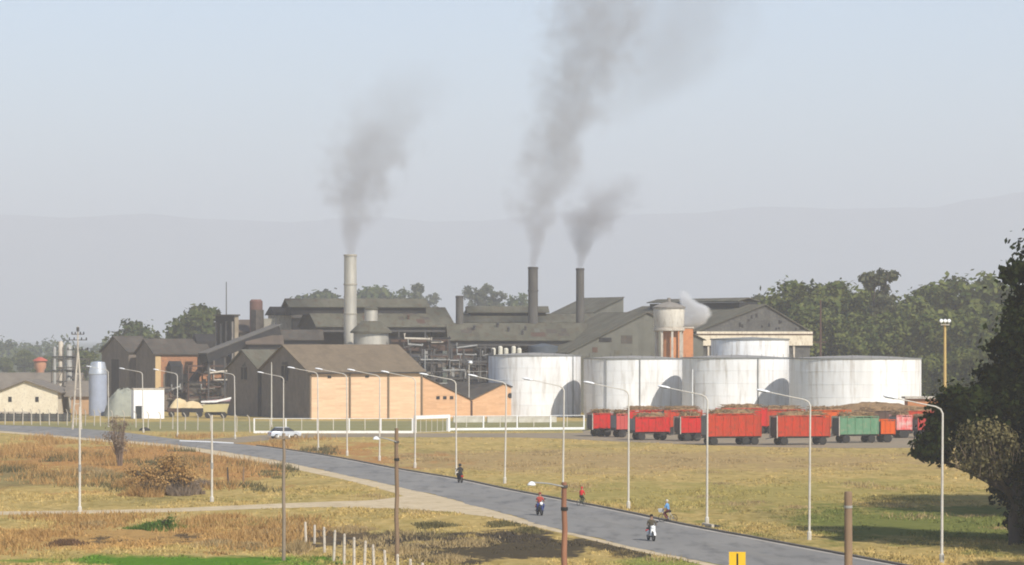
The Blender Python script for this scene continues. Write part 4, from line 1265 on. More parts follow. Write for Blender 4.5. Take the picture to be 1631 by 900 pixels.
# ---------------------------------------------------------------- trailers
def tyre_mesh(r_, w):
    return MB().lathe([(r_*.55,-w/2),(r_*.9,-w/2),(r_,-w*.3),(r_,w*.3),(r_*.9,w/2),(r_*.55,w/2)], 20, axis='y').mesh('tyre', M_RUBBER, True)
TYRE = tyre_mesh(.5, .28)
RIMM = MB().lathe([(.05,-.12),(.2,-.1),(.29,-.13),(.29,.13),(.2,.1),(.05,.12)], 16, axis='y').mesh('rim', M_RIM, True)
def trailer(px, py, L, Ht, m, label, rz=R(18), axles=2, open_end=False, load=True, loadlabel=None, Wd=2.4):
    p = gp(px, py)
    r = empty('cane_trailer', p, rz, label, 'trailer', 'cane trailers parked in the yard')
    zb = 1.25
    MB().box(0, L, .35, .55, .85, 1.1).box(0, L, Wd-.55, Wd-.35, .85, 1.1).box(.1, .3, .36, Wd-.36, .86, 1.09).box(L-.3, L-.1, .36, Wd-.36, .86, 1.09).build('chassis', M_STEELD, r)
    MB().box(.02, L-.02, .05, Wd-.05, 1.104, zb).build('floor', M_STEELD, r)
    n = max(3, round(L / .95))
    for y in (0, Wd-.08):
        for k in range(n):
            a, b = L*k/n, L*(k+1)/n
            MB().box(a+.05, b-.05, y+.02, y+.06, zb-.18, Ht - rnd.uniform(0,.1)).build('side_panel', m, r)
        for k in range(n+1):
            a = min(max(L*k/n, .05), L-.05)
            MB().box(a-.048, a+.048, y-.03, y+.10, zb-.2, Ht+.05).build('rib', m, r)
        MB().box(0, L, y-.033, y+.105, Ht+.053, Ht+.14).build('top_rail', m, r)
    for x, mm in ((-.02, M_GREYP), (L-.06, m)):
        for k in range(3):
            a, b = .1+(Wd-.2)*k/3, .1+(Wd-.2)*(k+1)/3
            MB().box(x, x+.06, a+.03, b-.03, zb, Ht-.1).build('end_panel', M_STEELD if open_end and x < 0 else mm, r)
        if open_end and x < 0:
            MB().box(x-.1, x-.005, 0, .14, .9, Ht+.1).box(x-.1, x-.005, Wd-.14, Wd, .9, Ht+.1).box(x-.1,x-.005,.141,Wd-.141,Ht-.05,Ht+.1).build('end_frame', M_CONC, r)
    xs = ([.9, L-.9] if axles == 2 else [.8, L-2.0, L-.8])
    for x in xs:
        MB().bar((x,.2,.5), (x,Wd-.2,.5), .14).build('axle', M_STEELD, r)
        for y in (.18, Wd-.18):
            w = link_mesh('wheel', TYRE, r, (x, y, .5))
            link_mesh('rim', RIMM, w)
        MB().box(x-.3, x+.3, .4, Wd-.4, .58, .85).build('suspension', M_DARK, r)
    MB().bar((-.05,Wd/2,.95), (-1.1,Wd/2,.75), .12).build('tow_bar', M_STEELD, r)
    MB().box(L+.01, L+.05, .2, .5, .9, 1.1).build('tail_light', M_RED, r)
    if load:
        rg = random.Random(int(px))
        nu, nv = 16, 6
        vs_, fs_ = [], []
        for j in range(nv+1):
            for i in range(nu+1):
                x, y = .15+(L-.3)*i/nu, .15+(Wd-.3)*j/nv
                e = min(1, min(i, nu-i)/2.5) * min(1, min(j, nv-j)/1.5+.35)
                vs_.append((x, y, Ht - .25 + e*(.72 + rg.uniform(-.2,.28))))
        for j in range(nv):
            for i in range(nu):
                k = j*(nu+1)+i
                fs_.append((k, k+1, k+nu+2, k+nu+1))
        mb = MB().add(vs_, fs_)
        for k in range(130):
            x, y = rg.uniform(.4, L-.4), rg.uniform(.2, Wd-.2)
            a = rg.gauss(0, .5)
            l = rg.uniform(.5, 1.3)
            c = Vector((x, y, Ht + rg.uniform(.15,.62)))
            dd = Vector((math.cos(a), math.sin(a), rg.uniform(-.25,.25))) * l/2
            mb.bar(c-dd, c+dd, .05)
        o = mb.build('cane_load', M_CANE, None)
        o.location = p
        o.rotation_euler.z = rz
        tag(o, loadlabel or label.replace('trailer', 'load of cane on the trailer') , 'sugar cane', 'cane loads on the trailers', 'stuff')
    return r
def tl(px, py, w_px, top, m, label, loadlabel, **kw):
    p = gp(px, py); s_ = F/p.y
    rz = kw.pop('rz', R(18))
    L = w_px / s_ / math.cos(rz)
    trailer(px, py, L, (py-top)/s_, m, label, rz=rz, loadlabel=loadlabel, **kw)
LA_ = 'brown cut cane heaped on the '
tl(945, 695.5, 34, 660, M_RED, 'bright red short trailer at the end of the row beside the white railing', LA_+'short red trailer beside the railing', open_end=True)
tl(982, 697, 20, 661, mat('pink_red', (.52,.09,.08), (.42,.08,.07), rough=.9, spec=.05), 'faded pinkish red trailer squeezed between two bright red ones', LA_+'faded pinkish trailer')
tl(1012, 701.5, 56, 666, M_RED, 'bright red trailer with a grey front end below the water tower tank', LA_+'red trailer with the grey front end')
tl(1085, 703, 38, 665, M_RED, 'bright red trailer with black front partly behind the long orange red one', LA_+'red trailer with the black front', open_end=True)
tl(1128, 709.5, 87, 661, M_ORED, 'long orange red trailer with a high load in the middle of the row', LA_+'long orange red trailer in mid row', axles=3)
tl(1239, 709.5, 86, 664, M_ORED, 'long orange red trailer with an open pale framed front', LA_+'orange red trailer with the open front', open_end=True)
tl(1338, 706, 64, 665, M_GREEN, 'green ribbed trailer, the only green one of the row', LA_+'green trailer', open_end=True)
tl(1403, 705, 24, 670, M_ORANGE, 'short bright orange trailer coupled to the green one', LA_+'short orange trailer', load=False)
tl(1428, 698, 26, 663, mat('red_white', (.62,.05,.05), (.60,.42,.38), 1.4), 'red and white patched trailer behind the orange one', LA_+'red and white trailer')
tl(1462, 698, 30, 668, mat('rosy', (.45,.06,.05), rough=.9, spec=.05), 'faded rosy trailer half hidden by the dark tree', LA_+'rosy trailer by the tree')
# second row
tl(1058, 693, 62, 655, M_ORED, 'orange red trailer in the rear row below the shadowed tank', LA_+'rear orange red trailer below the shadowed tank')
tl(1150, 692, 74, 652, M_RED, 'red trailer in the rear row behind the long orange red one', LA_+'rear red trailer')
tl(1292, 693, 66, 655, M_ORANGE, 'orange trailer in the rear row behind the green one', LA_+'rear orange trailer')
tl(1372, 692, 60, 656, M_RUST, 'rusty brown trailer in the rear row before the broad tank', LA_+'rusty rear trailer')
tl(1218, 691, 66, 654, M_ORED, 'orange red trailer in the rear row before the tank shadow at the drum', LA_+'rear trailer at the drum tank')
tl(1000, 689, 60, 655, M_RED, 'red trailer in the rear row behind the bright red short ones', LA_+'rear trailer behind the short red ones')
tl(1440, 691, 66, 656, M_ORED, 'faded orange red trailer in the rear row next to the tree', LA_+'rear trailer next to the tree')
heap('cane_pile', 1395, 683, 22, 3.6, 5, M_CANE, 'long brown pile of cut cane in front of the broad tank', 'sugar cane', 6)
# parked orange roofed hut right of the tank
rb = gp(1476, 690)
hb = empty('brick_hut', (rb.x+.3, rb.y+25, 0), 0, 'low reddish hut with a pale roof edge between broad tank and tree', 'hut')
MB().box(0, 7, 0, 4, 0, 4.2).build('wall', M_BRICKO, hb)
MB().box(-.4, 7.4, -.4, 4.4, 4.21, 4.5).build('roof_slab', M_CONC, hb)

# ---------------------------------------------------------------- car
cp = gp(453, 698.5)
car = empty('parked_car', cp, R(200), 'silver hatchback car turning on the factory drive', 'car')
M_CAR = mat('car_silver', (.58,.60,.63), (.53,.55,.58), 1.0, .3, metal=.3, spec=.5)
def car_body():
    # side outline, loft across the width
    low = [(-2.0,.35),(-2.05,.62),(-1.95,.86),(-1.1,.95),(1.75,.93),(1.98,.8),(2.0,.35)]
    mb = MB()
    n = len(low)
    secs = [(-.82,.94),(-.78,1.0),(0,1.02),(.78,1.0),(.82,.94)]
    vs_, fs_ = [], []
    for y, k in secs:
        for x, z in low: vs_.append((x*k, y, .35+(z-.35)*k if z > .36 else z))
    for i in range(len(secs)-1):
        for k in range(n):
            fs_.append((i*n+k, i*n+(k+1)%n, (i+1)*n+(k+1)%n, (i+1)*n+k))
    fs_.append(tuple(range(n))); fs_.append(tuple((len(secs)-1)*n+k for k in range(n)))
    return mb.add(vs_, fs_)
car_body().build('body', M_CAR, car, smooth=True)
MB().add([(-1.15,-.74,.95),(1.7,-.74,.95),(1.15,-.58,1.42),(-.45,-.58,1.42),(-1.15,.74,.95),(1.7,.74,.95),(1.15,.58,1.42),(-.45,.58,1.42)],
   [(0,1,2,3),(7,6,5,4),(0,3,7,4),(1,5,6,2),(3,2,6,7)]).build('windows', mat('car_glass', (.03,.035,.045), rough=.5, spec=.08), car)
MB().add([(-.5,-.6,1.422),(1.2,-.6,1.422),(1.1,-.5,1.48),(-.35,-.5,1.48),(-.5,.6,1.422),(1.2,.6,1.422),(1.1,.5,1.48),(-.35,.5,1.48)],
   [(0,1,2,3),(7,6,5,4),(0,3,7,4),(1,5,6,2),(3,2,6,7),(0,4,5,1)]).build('roof', M_CAR, car)
TY2 = tyre_mesh(.31, .2)
for x in (-1.25, 1.25):
    for y in (-.75, .75):
        w = link_mesh('wheel', TY2, car, (x, y, .31))
        MB().lathe([(.02,-.11),(.18,-.1),(.18,.1),(.02,.11)], 14, axis='y').build('rim', M_RIM, w)
for y in (-.55, .55):
    MB().box(-2.07, -2.0, y-.16, y+.16, .62, .76).build('headlight', M_HEAD, car)
    MB().box(1.97, 2.02, y-.16, y+.16, .62, .78).build('tail_light', M_RED, car)

# ---------------------------------------------------------------- riders
DG = None
def person(name, loc, rz, joints, edges, rad, mats, pick, label, hair=None):
    """one continuous skinned body; pick(edge index) -> material slot"""
    me = bpy.data.meshes.new(name)
    me.from_pydata(joints, edges, [])
    o = bpy.data.objects.new(name, me)
    COL.objects.link(o)
    o.modifiers.new('s', 'SKIN')
    if not me.skin_vertices: 
        bpy.context.view_layer.objects.active = o
    for i, sv in enumerate(me.skin_vertices[0].data):
        sv.radius = rad[i] if isinstance(rad[i], tuple) else (rad[i], rad[i])
        sv.use_root = (i == 0)
    sb = o.modifiers.new('b', 'SUBSURF'); sb.levels = 1; sb.render_levels = 1
    dg = bpy.context.evaluated_depsgraph_get()
    m2 = bpy.data.meshes.new_from_object(o.evaluated_get(dg))
    bpy.data.objects.remove(o)
    J = [Vector(j) for j in joints]
    m2.materials.clear()
    for m in mats: m2.materials.append(m)
    for p in m2.polygons:
        c = p.center
        best, bi = 1e9, 0
        for k, (a, b) in enumerate(edges):
            ab = J[b]-J[a]
            t = max(0, min(1, (c-J[a]).dot(ab)/ab.length_squared))
            dd = (c - J[a] - ab*t).length
            if dd < best: best, bi = dd, k
        p.material_index = pick[bi]
        p.use_smooth = True
    b = bpy.data.objects.new(name, m2)
    COL.objects.link(b)
    b.location = loc
    b.rotation_euler.z = rz
    tag(b, label, 'person')
    return b

def rider(loc, rz, seat, hands, feet, shirt, trousers, label, hair, helmet=False, lean=.12, sleeves=True, knees=None):
    """seat height, hand and foot positions in the bike's frame (forward = +y)"""
    sk_ = mat('skin', (.40,.235,.16), (.36,.21,.14), 3, .7)
    s = seat
    hx, hy, hz2 = hands
    fx, fy, fz = feet
    kx, ky, kz = knees or (fx+.06, .40, s+.02)
    sh = s + .52
    ys = -.05 + lean
    J = [(0,-.08,s+.08), (0,-.04+lean*.5,s+.30), (0,ys,sh), (0,ys+.03,sh+.12), (0,ys+.06,sh+.20), (0,ys+.05,sh+.33)]
    E = [(0,1),(1,2),(2,3),(3,4),(4,5)]
    Rr = [(.15,.13),(.145,.115),(.16,.11),.06,.095,.085]
    PK = [1,1,0,0,0]
    PK = [1,1,1,0,0]
    for sx in (-1, 1):
        n = len(J)
        J += [(sx*.19,ys,sh-.02), (sx*.27,(ys+hy)*.45,(sh+hz2)*.5-.06), (sx*hx,hy-.08,hz2+.01), (sx*hx,hy+.02,hz2)]
        E += [(2,n),(n,n+1),(n+1,n+2),(n+2,n+3)]
        Rr += [.075,.052,.036,.042]
        PK += [1,1,1 if sleeves else 0,0]
        n = len(J)
        J += [(sx*.11,-.02,s+.04), (sx*kx,ky,kz), (sx*fx,fy-.05,fz+.09), (sx*fx,fy+.14,fz+.04)]
        E += [(0,n),(n,n+1),(n+1,n+2),(n+2,n+3)]
        Rr += [.10,.075,.052,.045]
        PK += [2,2,2,3]
    p = person('person', loc, rz, J, E, Rr, [sk_, shirt, trousers, M_RUBBER], PK, label)
    c = Vector((0, ys+.045, sh+.27))
    if helmet:
        h_ = MB().lathe([(.125,-.08),(.145,0),(.135,.08),(.09,.135),(.02,.155)], 16, c).build('helmet', hair, p, smooth=True)
    else:
        h_ = MB().lathe([(.10,-.03),(.112,.02),(.105,.09),(.07,.13),(.01,.145)], 16, c + Vector((0,-.02,.0))).build('hair', hair, p, smooth=True)
        for sx in (-1, 1):
            MB().lathe([(.004,-.02),(.022,-.01),(.022,.01),(.004,.02)], 8, (sx*.096, c.y, c.z-.01), axis='x').build('ear', sk_, p)
        MB().add([(-.012,c.y+.085,c.z+.0),(.012,c.y+.085,c.z+.0),(.018,c.y+.085,c.z-.05),(-.018,c.y+.085,c.z-.05),(0,c.y+.125,c.z-.045)],
                 [(0,1,4),(1,2,4),(2,3,4),(3,0,4),(0,3,2,1)]).build('nose', sk_, p)
    return p

def torus(mb, c, R0, r0, n=24, m=8):
    base = len(mb.v)
    for i in range(n):
        a = 2*math.pi*i/n
        for j in range(m):
            b = 2*math.pi*j/m
            rr2 = R0 + r0*math.cos(b)
            mb.v.append((c[0]+r0*math.sin(b), c[1]+rr2*math.cos(a), c[2]+rr2*math.sin(a)))
    for i in range(n):
        for j in range(m):
            mb.f.append((base+i*m+j, base+((i+1)%n)*m+j, base+((i+1)%n)*m+(j+1)%m, base+i*m+(j+1)%m))
    return mb

def motorbike(loc, rz, m_body, label, scooter=False):
    r = empty('scooter' if scooter else 'motorcycle', loc, rz, label, 'scooter' if scooter else 'motorcycle')
    R0 = .25 if scooter else .28
    for y in (-.62, .62):
        w = torus(MB(), (0,y,R0+.05), R0, .055).build('wheel', M_RUBBER, r, smooth=True)
        MB().lathe([(.03,-.05),(.08,-.04),(.19,-.02),(.19,.02),(.08,.04),(.03,.05)], 14, (0,y,R0+.05), axis='x').build('rim', M_RIM, w)
    MB().tube([(-.07,.62,.33),(-.07,.45,.75),(-.06,.38,.98)], .025, 8).tube([(.07,.62,.33),(.07,.45,.75),(.06,.38,.98)], .025, 8).build('fork', M_STEELL, r, smooth=True)
    MB().tube([(-.34,.22,1.02),(-.2,.34,1.02),(0,.38,1.0),(.2,.34,1.02),(.34,.22,1.02)], .017, 8).build('handlebar', M_STEELD, r, smooth=True)
    for sx in (-1, 1):
        MB().tube([(sx*.2,.34,1.02),(sx*.28,.36,1.2)], .01, 6).obox((sx*.30,.36,1.22), (.12,.02,.08)).build('mirror', M_DARK, r)
    if scooter:
        MB().add([(-.2,.36,.35),(.2,.36,.35),(.16,.44,.98),(-.16,.44,.98),(-.16,.52,.35),(.16,.52,.35),(.12,.54,.95),(-.12,.54,.95)],
            [(0,3,2,1),(4,5,6,7),(0,1,5,4),(1,2,6,5),(2,3,7,6),(3,0,4,7)]).build('leg_shield', m_body, r, smooth=False)
        MB().box(-.15,.15,-.05,.36,.27,.34).build('foot_board', M_DARK, r)
        MB().lathe([(.05,-.75),(.17,-.6),(.2,-.3),(.17,-.06)], 14, (0,0,.5), axis='y').build('tail_body', m_body, r, smooth=True)
    else:
        MB().lathe([(.03,-.05),(.13,.05),(.15,.2),(.10,.36),(.03,.4)], 14, (0,0,.80), axis='y').build('fuel_tank', m_body, r, smooth=True)
        MB().obox((0,.05,.45), (.24,.36,.34)).obox((0,-.25,.5), (.1,.5,.08)).tube([(.12,.15,.3),(.14,-.2,.28),(.15,-.7,.36)], .035, 8).build('engine', M_STEELD, r)
        MB().lathe([(.02,-.92),(.08,-.85),(.1,-.5),(.08,-.2)], 12, (0,0,.66), axis='y').build('tail_body', m_body, r, smooth=True)
    MB().add([(-.13,-.72,.74),(.13,-.72,.74),(.11,.08,.72),(-.11,.08,.72),(-.11,-.7,.82),(.11,-.7,.82),(.08,.06,.79),(-.08,.06,.79)],
        [(0,3,2,1),(4,5,6,7),(0,1,5,4),(1,2,6,5),(2,3,7,6),(3,0,4,7)]).build('seat', M_RUBBER, r)
    MB().lathe([(.02,.44),(.10,.46),(.11,.56),(.02,.6)], 14, (0,0,.9), axis='y').build('headlight', M_HEAD, r, smooth=True)
    fm = MB()
    for k in range(7):
        a = R(25 + 20*k)
        fm.obox((0, .62+.37*math.cos(a), R0+.05+.37*math.sin(a)), (.13,.14,.02), Matrix.Rotation(a-R(90), 3, 'X'))
    fm.build('mudguard', m_body, r)
    MB().bar((0,-.62,.33),(0,0,.4), .06).build('swing_arm', M_STEELD, r)
    MB().box(-.1,.1,-.96,-.93,.55,.68).build('tail_light', M_RED, r)
    return r
def bicycle(loc, rz, m_frame, label, basket=None):
    r = empty('bicycle', loc, rz, label, 'bicycle')
    for y in (-.52, .55):
        w = torus(MB(), (0,y,.34), .315, .022).build('wheel', M_RUBBER, r, smooth=True)
        sp = MB()
        for k in range(6):
            a = math.pi*k/6
            sp.bar((0,y-.3*math.cos(a),.34-.3*math.sin(a)), (0,y+.3*math.cos(a),.34+.3*math.sin(a)), .008)
        sp.build('spokes', M_STEELL, w)
    q = MB()
    for a, b in (((0,-.52,.34),(0,-.02,.3)), ((0,-.52,.34),(0,-.16,.78)), ((0,-.02,.3),(0,-.18,.88)), ((0,-.16,.76),(0,.40,.80)), ((0,-.02,.3),(0,.42,.74)), ((0,.55,.34),(0,.38,.95))):
        q.tube([a, b], .022, 6)
    q.build('frame', m_frame, r, smooth=True)
    MB().tube([(-.28,.25,1.0),(-.18,.36,1.0),(0,.38,.97),(.18,.36,1.0),(.28,.25,1.0)], .015, 6).build('handlebar', M_STEELL, r, smooth=True)
    MB().lathe([(.03,-.3),(.09,-.26),(.07,-.1),(.02,-.02)], 10, (0,0,.90), axis='y').build('saddle', M_RUBBER, r, smooth=True)
    MB().lathe([(.02,-.02),(.09,-.015),(.09,.015),(.02,.02)], 14, (.04,-.02,.3), axis='x').obox((.09,.02,.14), (.08,.1,.03)).obox((-.09,-.06,.46), (.08,.1,.03)).build('crank', M_STEELD, r)
    if basket:
        MB().add([(-.16,.5,.78),(.16,.5,.78),(.16,.74,.78),(-.16,.74,.78),(-.22,.46,1.08),(.22,.46,1.08),(.22,.82,1.08),(-.22,.82,1.08)],
            [(0,3,2,1),(0,1,5,4),(1,2,6,5),(2,3,7,6),(3,0,4,7),(4,5,6,7)]).build('basket_bag', basket, r)
    return r
AWAY, TOWARD = R(13), R(193)
c_black = mat('cloth_black', (.02,.02,.023), (.03,.03,.03)); c_jean = mat('cloth_jeans', (.035,.055,.19), (.045,.07,.22), 4)
c_red = mat('cloth_red', (.62,.03,.035), (.5,.03,.03), 4); c_rust = mat('cloth_rust', (.40,.07,.05), (.34,.06,.05), 4)
c_blue = mat('cloth_blue', (.13,.30,.55), (.11,.26,.48), 4); c_dgreen = mat('cloth_green', (.04,.055,.035)); c_maroon = mat('cloth_maroon', (.14,.035,.04)); c_olive = mat('cloth_olive', (.10,.085,.06))
m_hair = mat('hair_dark', (.018,.014,.012))
p = gp(733, 769)
motorbike(p, AWAY, c_maroon, 'dark red motorcycle ridden by the person in black')
rider(p, AWAY, .78, (.30,.24,1.02), (.17,.12,.28), c_black, c_black, 'person in black riding a motorcycle along the kerb', c_black, helmet=True)
p = gp(859.5, 821)
motorbike(p, TOWARD, mat('bike_blue', (.03,.05,.16)), 'blue motorcycle under the rider in jeans')
rider(p, TOWARD, .78, (.30,.24,1.02), (.20,.14,.28), c_rust, c_jean, 'person in rust red top and blue jeans riding a motorcycle', mat('hair_red', (.22,.05,.03)), sleeves=False, knees=(.24,.40,.80))
p = gp(926, 805.5)
b_ = bicycle(p, R(-32), c_dgreen, 'dark bicycle ridden by the person in the red shirt')
b_.scale = (.8,.8,.8)
b_ = rider(p, R(-32), .90, (.26,.26,1.02), (.10,.02,.18), c_red, c_dgreen, 'person in bright red shirt cycling at the kerb', c_red, knees=(.12,.34,.72))
b_.scale = (.8,.8,.8)
p = gp(1037, 861.5)
motorbike(p, TOWARD, M_WHITE, 'white scooter with a round headlight on the near lane', scooter=True)
rider(p, TOWARD, .78, (.30,.24,1.02), (.13,.20,.36), c_olive, c_black, 'person in dark clothes riding the white scooter', m_hair, knees=(.15,.36,.74))
p = gp(1064, 832)
b_ = bicycle(p, R(58), mat('bike_white', (.5,.5,.5)), 'pale bicycle with a white bag ridden by the person in the blue shirt', basket=M_WHITE)
b_.scale = (.88,.88,.88)
b_ = rider(p, R(58), .90, (.26,.26,1.02), (.10,.02,.18), c_blue, c_maroon, 'person in a light blue shirt cycling at the kerb', mat('cap_pale', (.6,.58,.5)), knees=(.12,.34,.72), sleeves=False)
b_.scale = (.88,.88,.88)

# ---------------------------------------------------------------- vegetation
def crown_mesh(name, blobs, n, size, m, seed, clump=.28, ncl=26, up=.35, shell=.55):
    """leaf faces gathered in clumps through the volume of several ellipsoids"""
    rg = np.random.default_rng(seed)
    B = np.array([[*c, *r] for c, r in blobs], float)
    wgt = (B[:,3]*B[:,4] + B[:,4]*B[:,5] + B[:,3]*B[:,5]); wgt /= wgt.sum()
    cl, co, cr = [], [], []
    for b, w in zip(B, wgt):
        k = max(5, int(ncl * len(B) * w))
        d = rg.normal(size=(k,3)); d /= np.linalg.norm(d, axis=1)[:,None]
        rad = rg.uniform(shell, 1.0, size=(k,1)) ** .7
        cl.append(b[:3] + d * rad * b[3:])
        co.append(np.repeat(b[None,:3], k, 0))
        cr.append(np.repeat(b[None,3:].min(axis=1) if False else np.full((1,), b[3:].min()), k))
    cl, co, cr = np.concatenate(cl), np.concatenate(co), np.concatenate(cr)
    idx = rg.integers(0, len(cl), n)
    sc_ = rg.uniform(.6, 1.3, len(cl))
    pos = cl[idx] + rg.normal(size=(n,3)) * (clump * cr[idx] * sc_[idx])[:,None] * np.array([1,1,.72])
    out = pos - co[idx]
    out /= np.linalg.norm(out, axis=1)[:,None] + 1e-6
    nr = rg.normal(size=(n,3)); nr /= np.linalg.norm(nr, axis=1)[:,None]
    N = out*.75 + nr*.8 + np.array([0,0,up]); N /= np.linalg.norm(N, axis=1)[:,None]
    t = np.cross(N, rg.normal(size=(n,3))); t /= np.linalg.norm(t, axis=1)[:,None] + 1e-6
    b = np.cross(N, t)
    s1 = size * rg.uniform(.55, 1.3, (n,1)); s2 = s1 * rg.uniform(.45, .8, (n,1))
    V = np.stack([pos - t*s1, pos - b*s2, pos + t*s1, pos + b*s2], 1).reshape(-1, 3)
    me = bpy.data.meshes.new(name)
    me.vertices.add(4*n); me.loops.add(4*n); me.polygons.add(n)
    me.vertices.foreach_set('co', V.ravel())
    me.loops.foreach_set('vertex_index', np.arange(4*n))
    me.polygons.foreach_set('loop_start', np.arange(0, 4*n, 4))
    me.polygons.foreach_set('loop_total', np.full(n, 4))
    me.materials.append(m)
    me.update()
    me.validate()
    return me

def trunk_mesh(name, h0, r0, blobs, m, seed, z_fork=None):
    rg = random.Random(seed)
    mb = MB()
    zf = z_fork or h0
    mb.tube([(0,0,-.3),(rg.uniform(-.2,.2),0,zf*.5),(rg.uniform(-.3,.3),rg.uniform(-.2,.2),zf)], [r0*1.25, r0, r0*.8], 10)
    top = Vector(mb.v[-1])
    for c, r in blobs:
        c = Vector(c)
        st = Vector((0,0,zf*rg.uniform(.75,1)))
        mid = st.lerp(c, .55) + Vector((rg.uniform(-.4,.4), rg.uniform(-.4,.4), rg.uniform(0,.6)))
        mb.tube([st, mid, c, c + Vector((0,0,r[2]*.5))], [r0*.6, r0*.4, r0*.22, r0*.08], 7)
    return mb.mesh(name, m, True)

L_MID  = leaf_mat('leaf_mid', (.050,.075,.020), (.15,.165,.050))
L_DARK = leaf_mat('leaf_dark', (.036,.058,.018), (.11,.125,.04))
L_GREY = leaf_mat('leaf_grey', (.065,.075,.040), (.125,.130,.075))
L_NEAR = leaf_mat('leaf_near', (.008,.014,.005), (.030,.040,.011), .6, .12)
L_OLIVE= leaf_mat('leaf_olive', (.085,.078,.035), (.19,.165,.08), .6, .2)
L_DRY  = leaf_mat('leaf_dry', (.30,.17,.06), (.50,.32,.13), .8, .2)
L_DEAD = leaf_mat('leaf_dead', (.17,.125,.085), (.30,.235,.175), .8, .2)
L_STRAW = leaf_mat('leaf_straw', (.30,.215,.10), (.50,.38,.20), .8, .3)
L_GREEN= leaf_mat('leaf_green', (.055,.11,.02), (.11,.19,.04), .8, .25)

def tree_kind(kind, seed):
    rg = random.Random(seed)
    if kind == 'broad':
        blobs = [((0,0,15),(6,6,6.5)), ((4.5,1,12),(4.5,5,4.5)), ((-4.5,-1,12),(4.5,5,4.5)), ((1,-3.5,9.5),(5.5,4.5,4)), ((-3,-3,7),(5,4,3.6)), ((4,-3,6.5),(5,4,3.5)), ((1.8,-2,18),(3.6,3.6,3.6)), ((-2.4,0,18.4),(3.2,3.2,3))]
        blobs = [((c[0]+rg.uniform(-.8,.8), c[1]+rg.uniform(-.8,.8), c[2]+rg.uniform(-.8,.8)), r) for c, r in blobs]
        return crown_mesh('crown', blobs, 9000, .62, rg.choice((L_MID, L_DARK, L_MID)), seed, .26, 17), trunk_mesh('trunk', 6, .5, blobs, M_BARK, seed)
    if kind == 'feather':
        blobs = [((rg.uniform(-2.6,2.6), rg.uniform(-2,2), z), (rg.uniform(1.4,2.4), 2, rg.uniform(.9,1.5))) for z in (15,17,18.5,20,21.5,22.5,23.4,23.8)]
        return crown_mesh('crown', blobs, 2600, .5, L_GREY, seed, .34, 9), trunk_mesh('trunk', 14, .38, blobs, M_BARK, seed)
    if kind == 'small':
        blobs = [((0,0,10),(3.6,3.6,3.0)), ((2.6,0,8.4),(2.6,2.6,2.2)), ((-2.6,0,8.8),(2.6,2.6,2.2)), ((.6,0,12.2),(2.2,2.2,1.8))]
        blobs = [((c[0]+rg.uniform(-.7,.7), c[1], c[2]+rg.uniform(-.6,.6)), r) for c, r in blobs]
        return crown_mesh('crown', blobs, 3200, .5, L_DARK, seed, .3, 13), trunk_mesh('trunk', 6.5, .3, blobs, M_BARK, seed)

KINDS = {}
def put_tree(kind, var, px, ytop, Y, label, sx=1.0, group=None, cat='tree', Hn=None, rz=0, name=None):
    key = (kind, var)
    if key not in KINDS:
        KINDS[key] = tree_kind(kind, 100 + var*17 + len(kind))
    cm, tm = KINDS[key]
    H = max(v.co.z for v in cm.vertices) - .5
    sz = zat(ytop, Y) / H
    r = empty(name or 'tree', ((px-CX)*Y/F, Y, 0), rz, label, cat, group)
    r.scale = (sz*sx, sz*sx, sz)
    link_mesh('trunk', tm, r)
    link_mesh('crown', cm, r)
    return r
WG = 'trees of the woodland behind the tanks'
wl = 'broad leafy woodland tree behind the white tanks'
rt = random.Random(21)
for i, (px, yt, Y, sx, v) in enumerate([(1232,466,700,.95,0),(1275,442,690,1.0,1),(1318,446,680,1.05,2),(1360,455,690,1.0,3),(1412,466,700,.95,0),(1462,468,690,1.0,1),(1502,452,700,1.05,2),(1545,434,690,1.15,3),(1592,448,700,1.05,0),(1640,440,690,1.1,1),
        (1300,492,655,.95,3),(1345,500,650,.9,0),(1395,497,650,.95,2),(1440,500,645,.95,1),(1485,497,640,.95,3),(1530,492,635,1.0,0),(1578,488,630,1.0,2),(1625,480,625,1.0,1),(1262,505,665,.9,2),
        (1490,560,600,1.0,0),(1535,552,595,1.1,1),(1585,545,590,1.1,3),(1630,540,585,1.1,2)]):
    wl = {0:'woodland tree whose crown meets the dark gable roof',1:'tall rounded woodland tree behind the drum tank',2:'woodland tree behind the rusty mast',4:'woodland tree just right of the tall feathery one',7:'highest broad crown of the woodland, behind the floodlight mast'}.get(i, 'broad leafy woodland tree behind the white tanks')
    put_tree('broad', v, px, yt, Y, wl if i < 19 else 'low spreading tree filling the gap between the broad tank and the dark tree', sx, WG if i < 19 else 'low trees right of the broad tank', rz=rt.uniform(0,6.28))
put_tree('feather', 0, 1397, 430, 672, 'tall feathery tree standing above the woodland', 1.0)
put_tree('feather', 1, 1203, 470, 700, 'thin crowned tree at the edge of the woodland above the dark gable', .9)
for px, yt, Y, lb, v, sx in ((583,460,1300,'round topped tree just right of the steel chimney',0,1.0),(605,458,1320,None,1,1.0),(641,460,1290,None,2,.8),(502,464,1300,'low tree top left of the steel chimney',1,1.3),(828,470,1300,'single tree left of the middle dark chimney',0,.8),(775,476,1300,None,2,1.1)):
    put_tree('small', v, px, yt, Y, lb or 'hazy tree showing above the mill roofs', sx, None if lb else 'hazy trees above the mill roofs', rz=rt.uniform(0,6))
for px, yt, Y, v, lb in ((664,452,1300,2,'tufted slender eucalyptus above the right end of the mill roof'),(757,457,1280,3,None),(772,453,1290,1,None),(789,463,1300,2,None),(682,468,1500,3,'thin tuft of a tree just right of the mill monitor')):
    put_tree('feather', v, px, yt, Y, lb or 'slender tufted eucalyptus right of the stub stack', .85, None if lb else 'slender eucalyptus right of the stub stack', rz=rt.uniform(0,6))
put_tree('small', 0, 212, 510, 900, 'spreading tree above the sooty gables', 1.25)
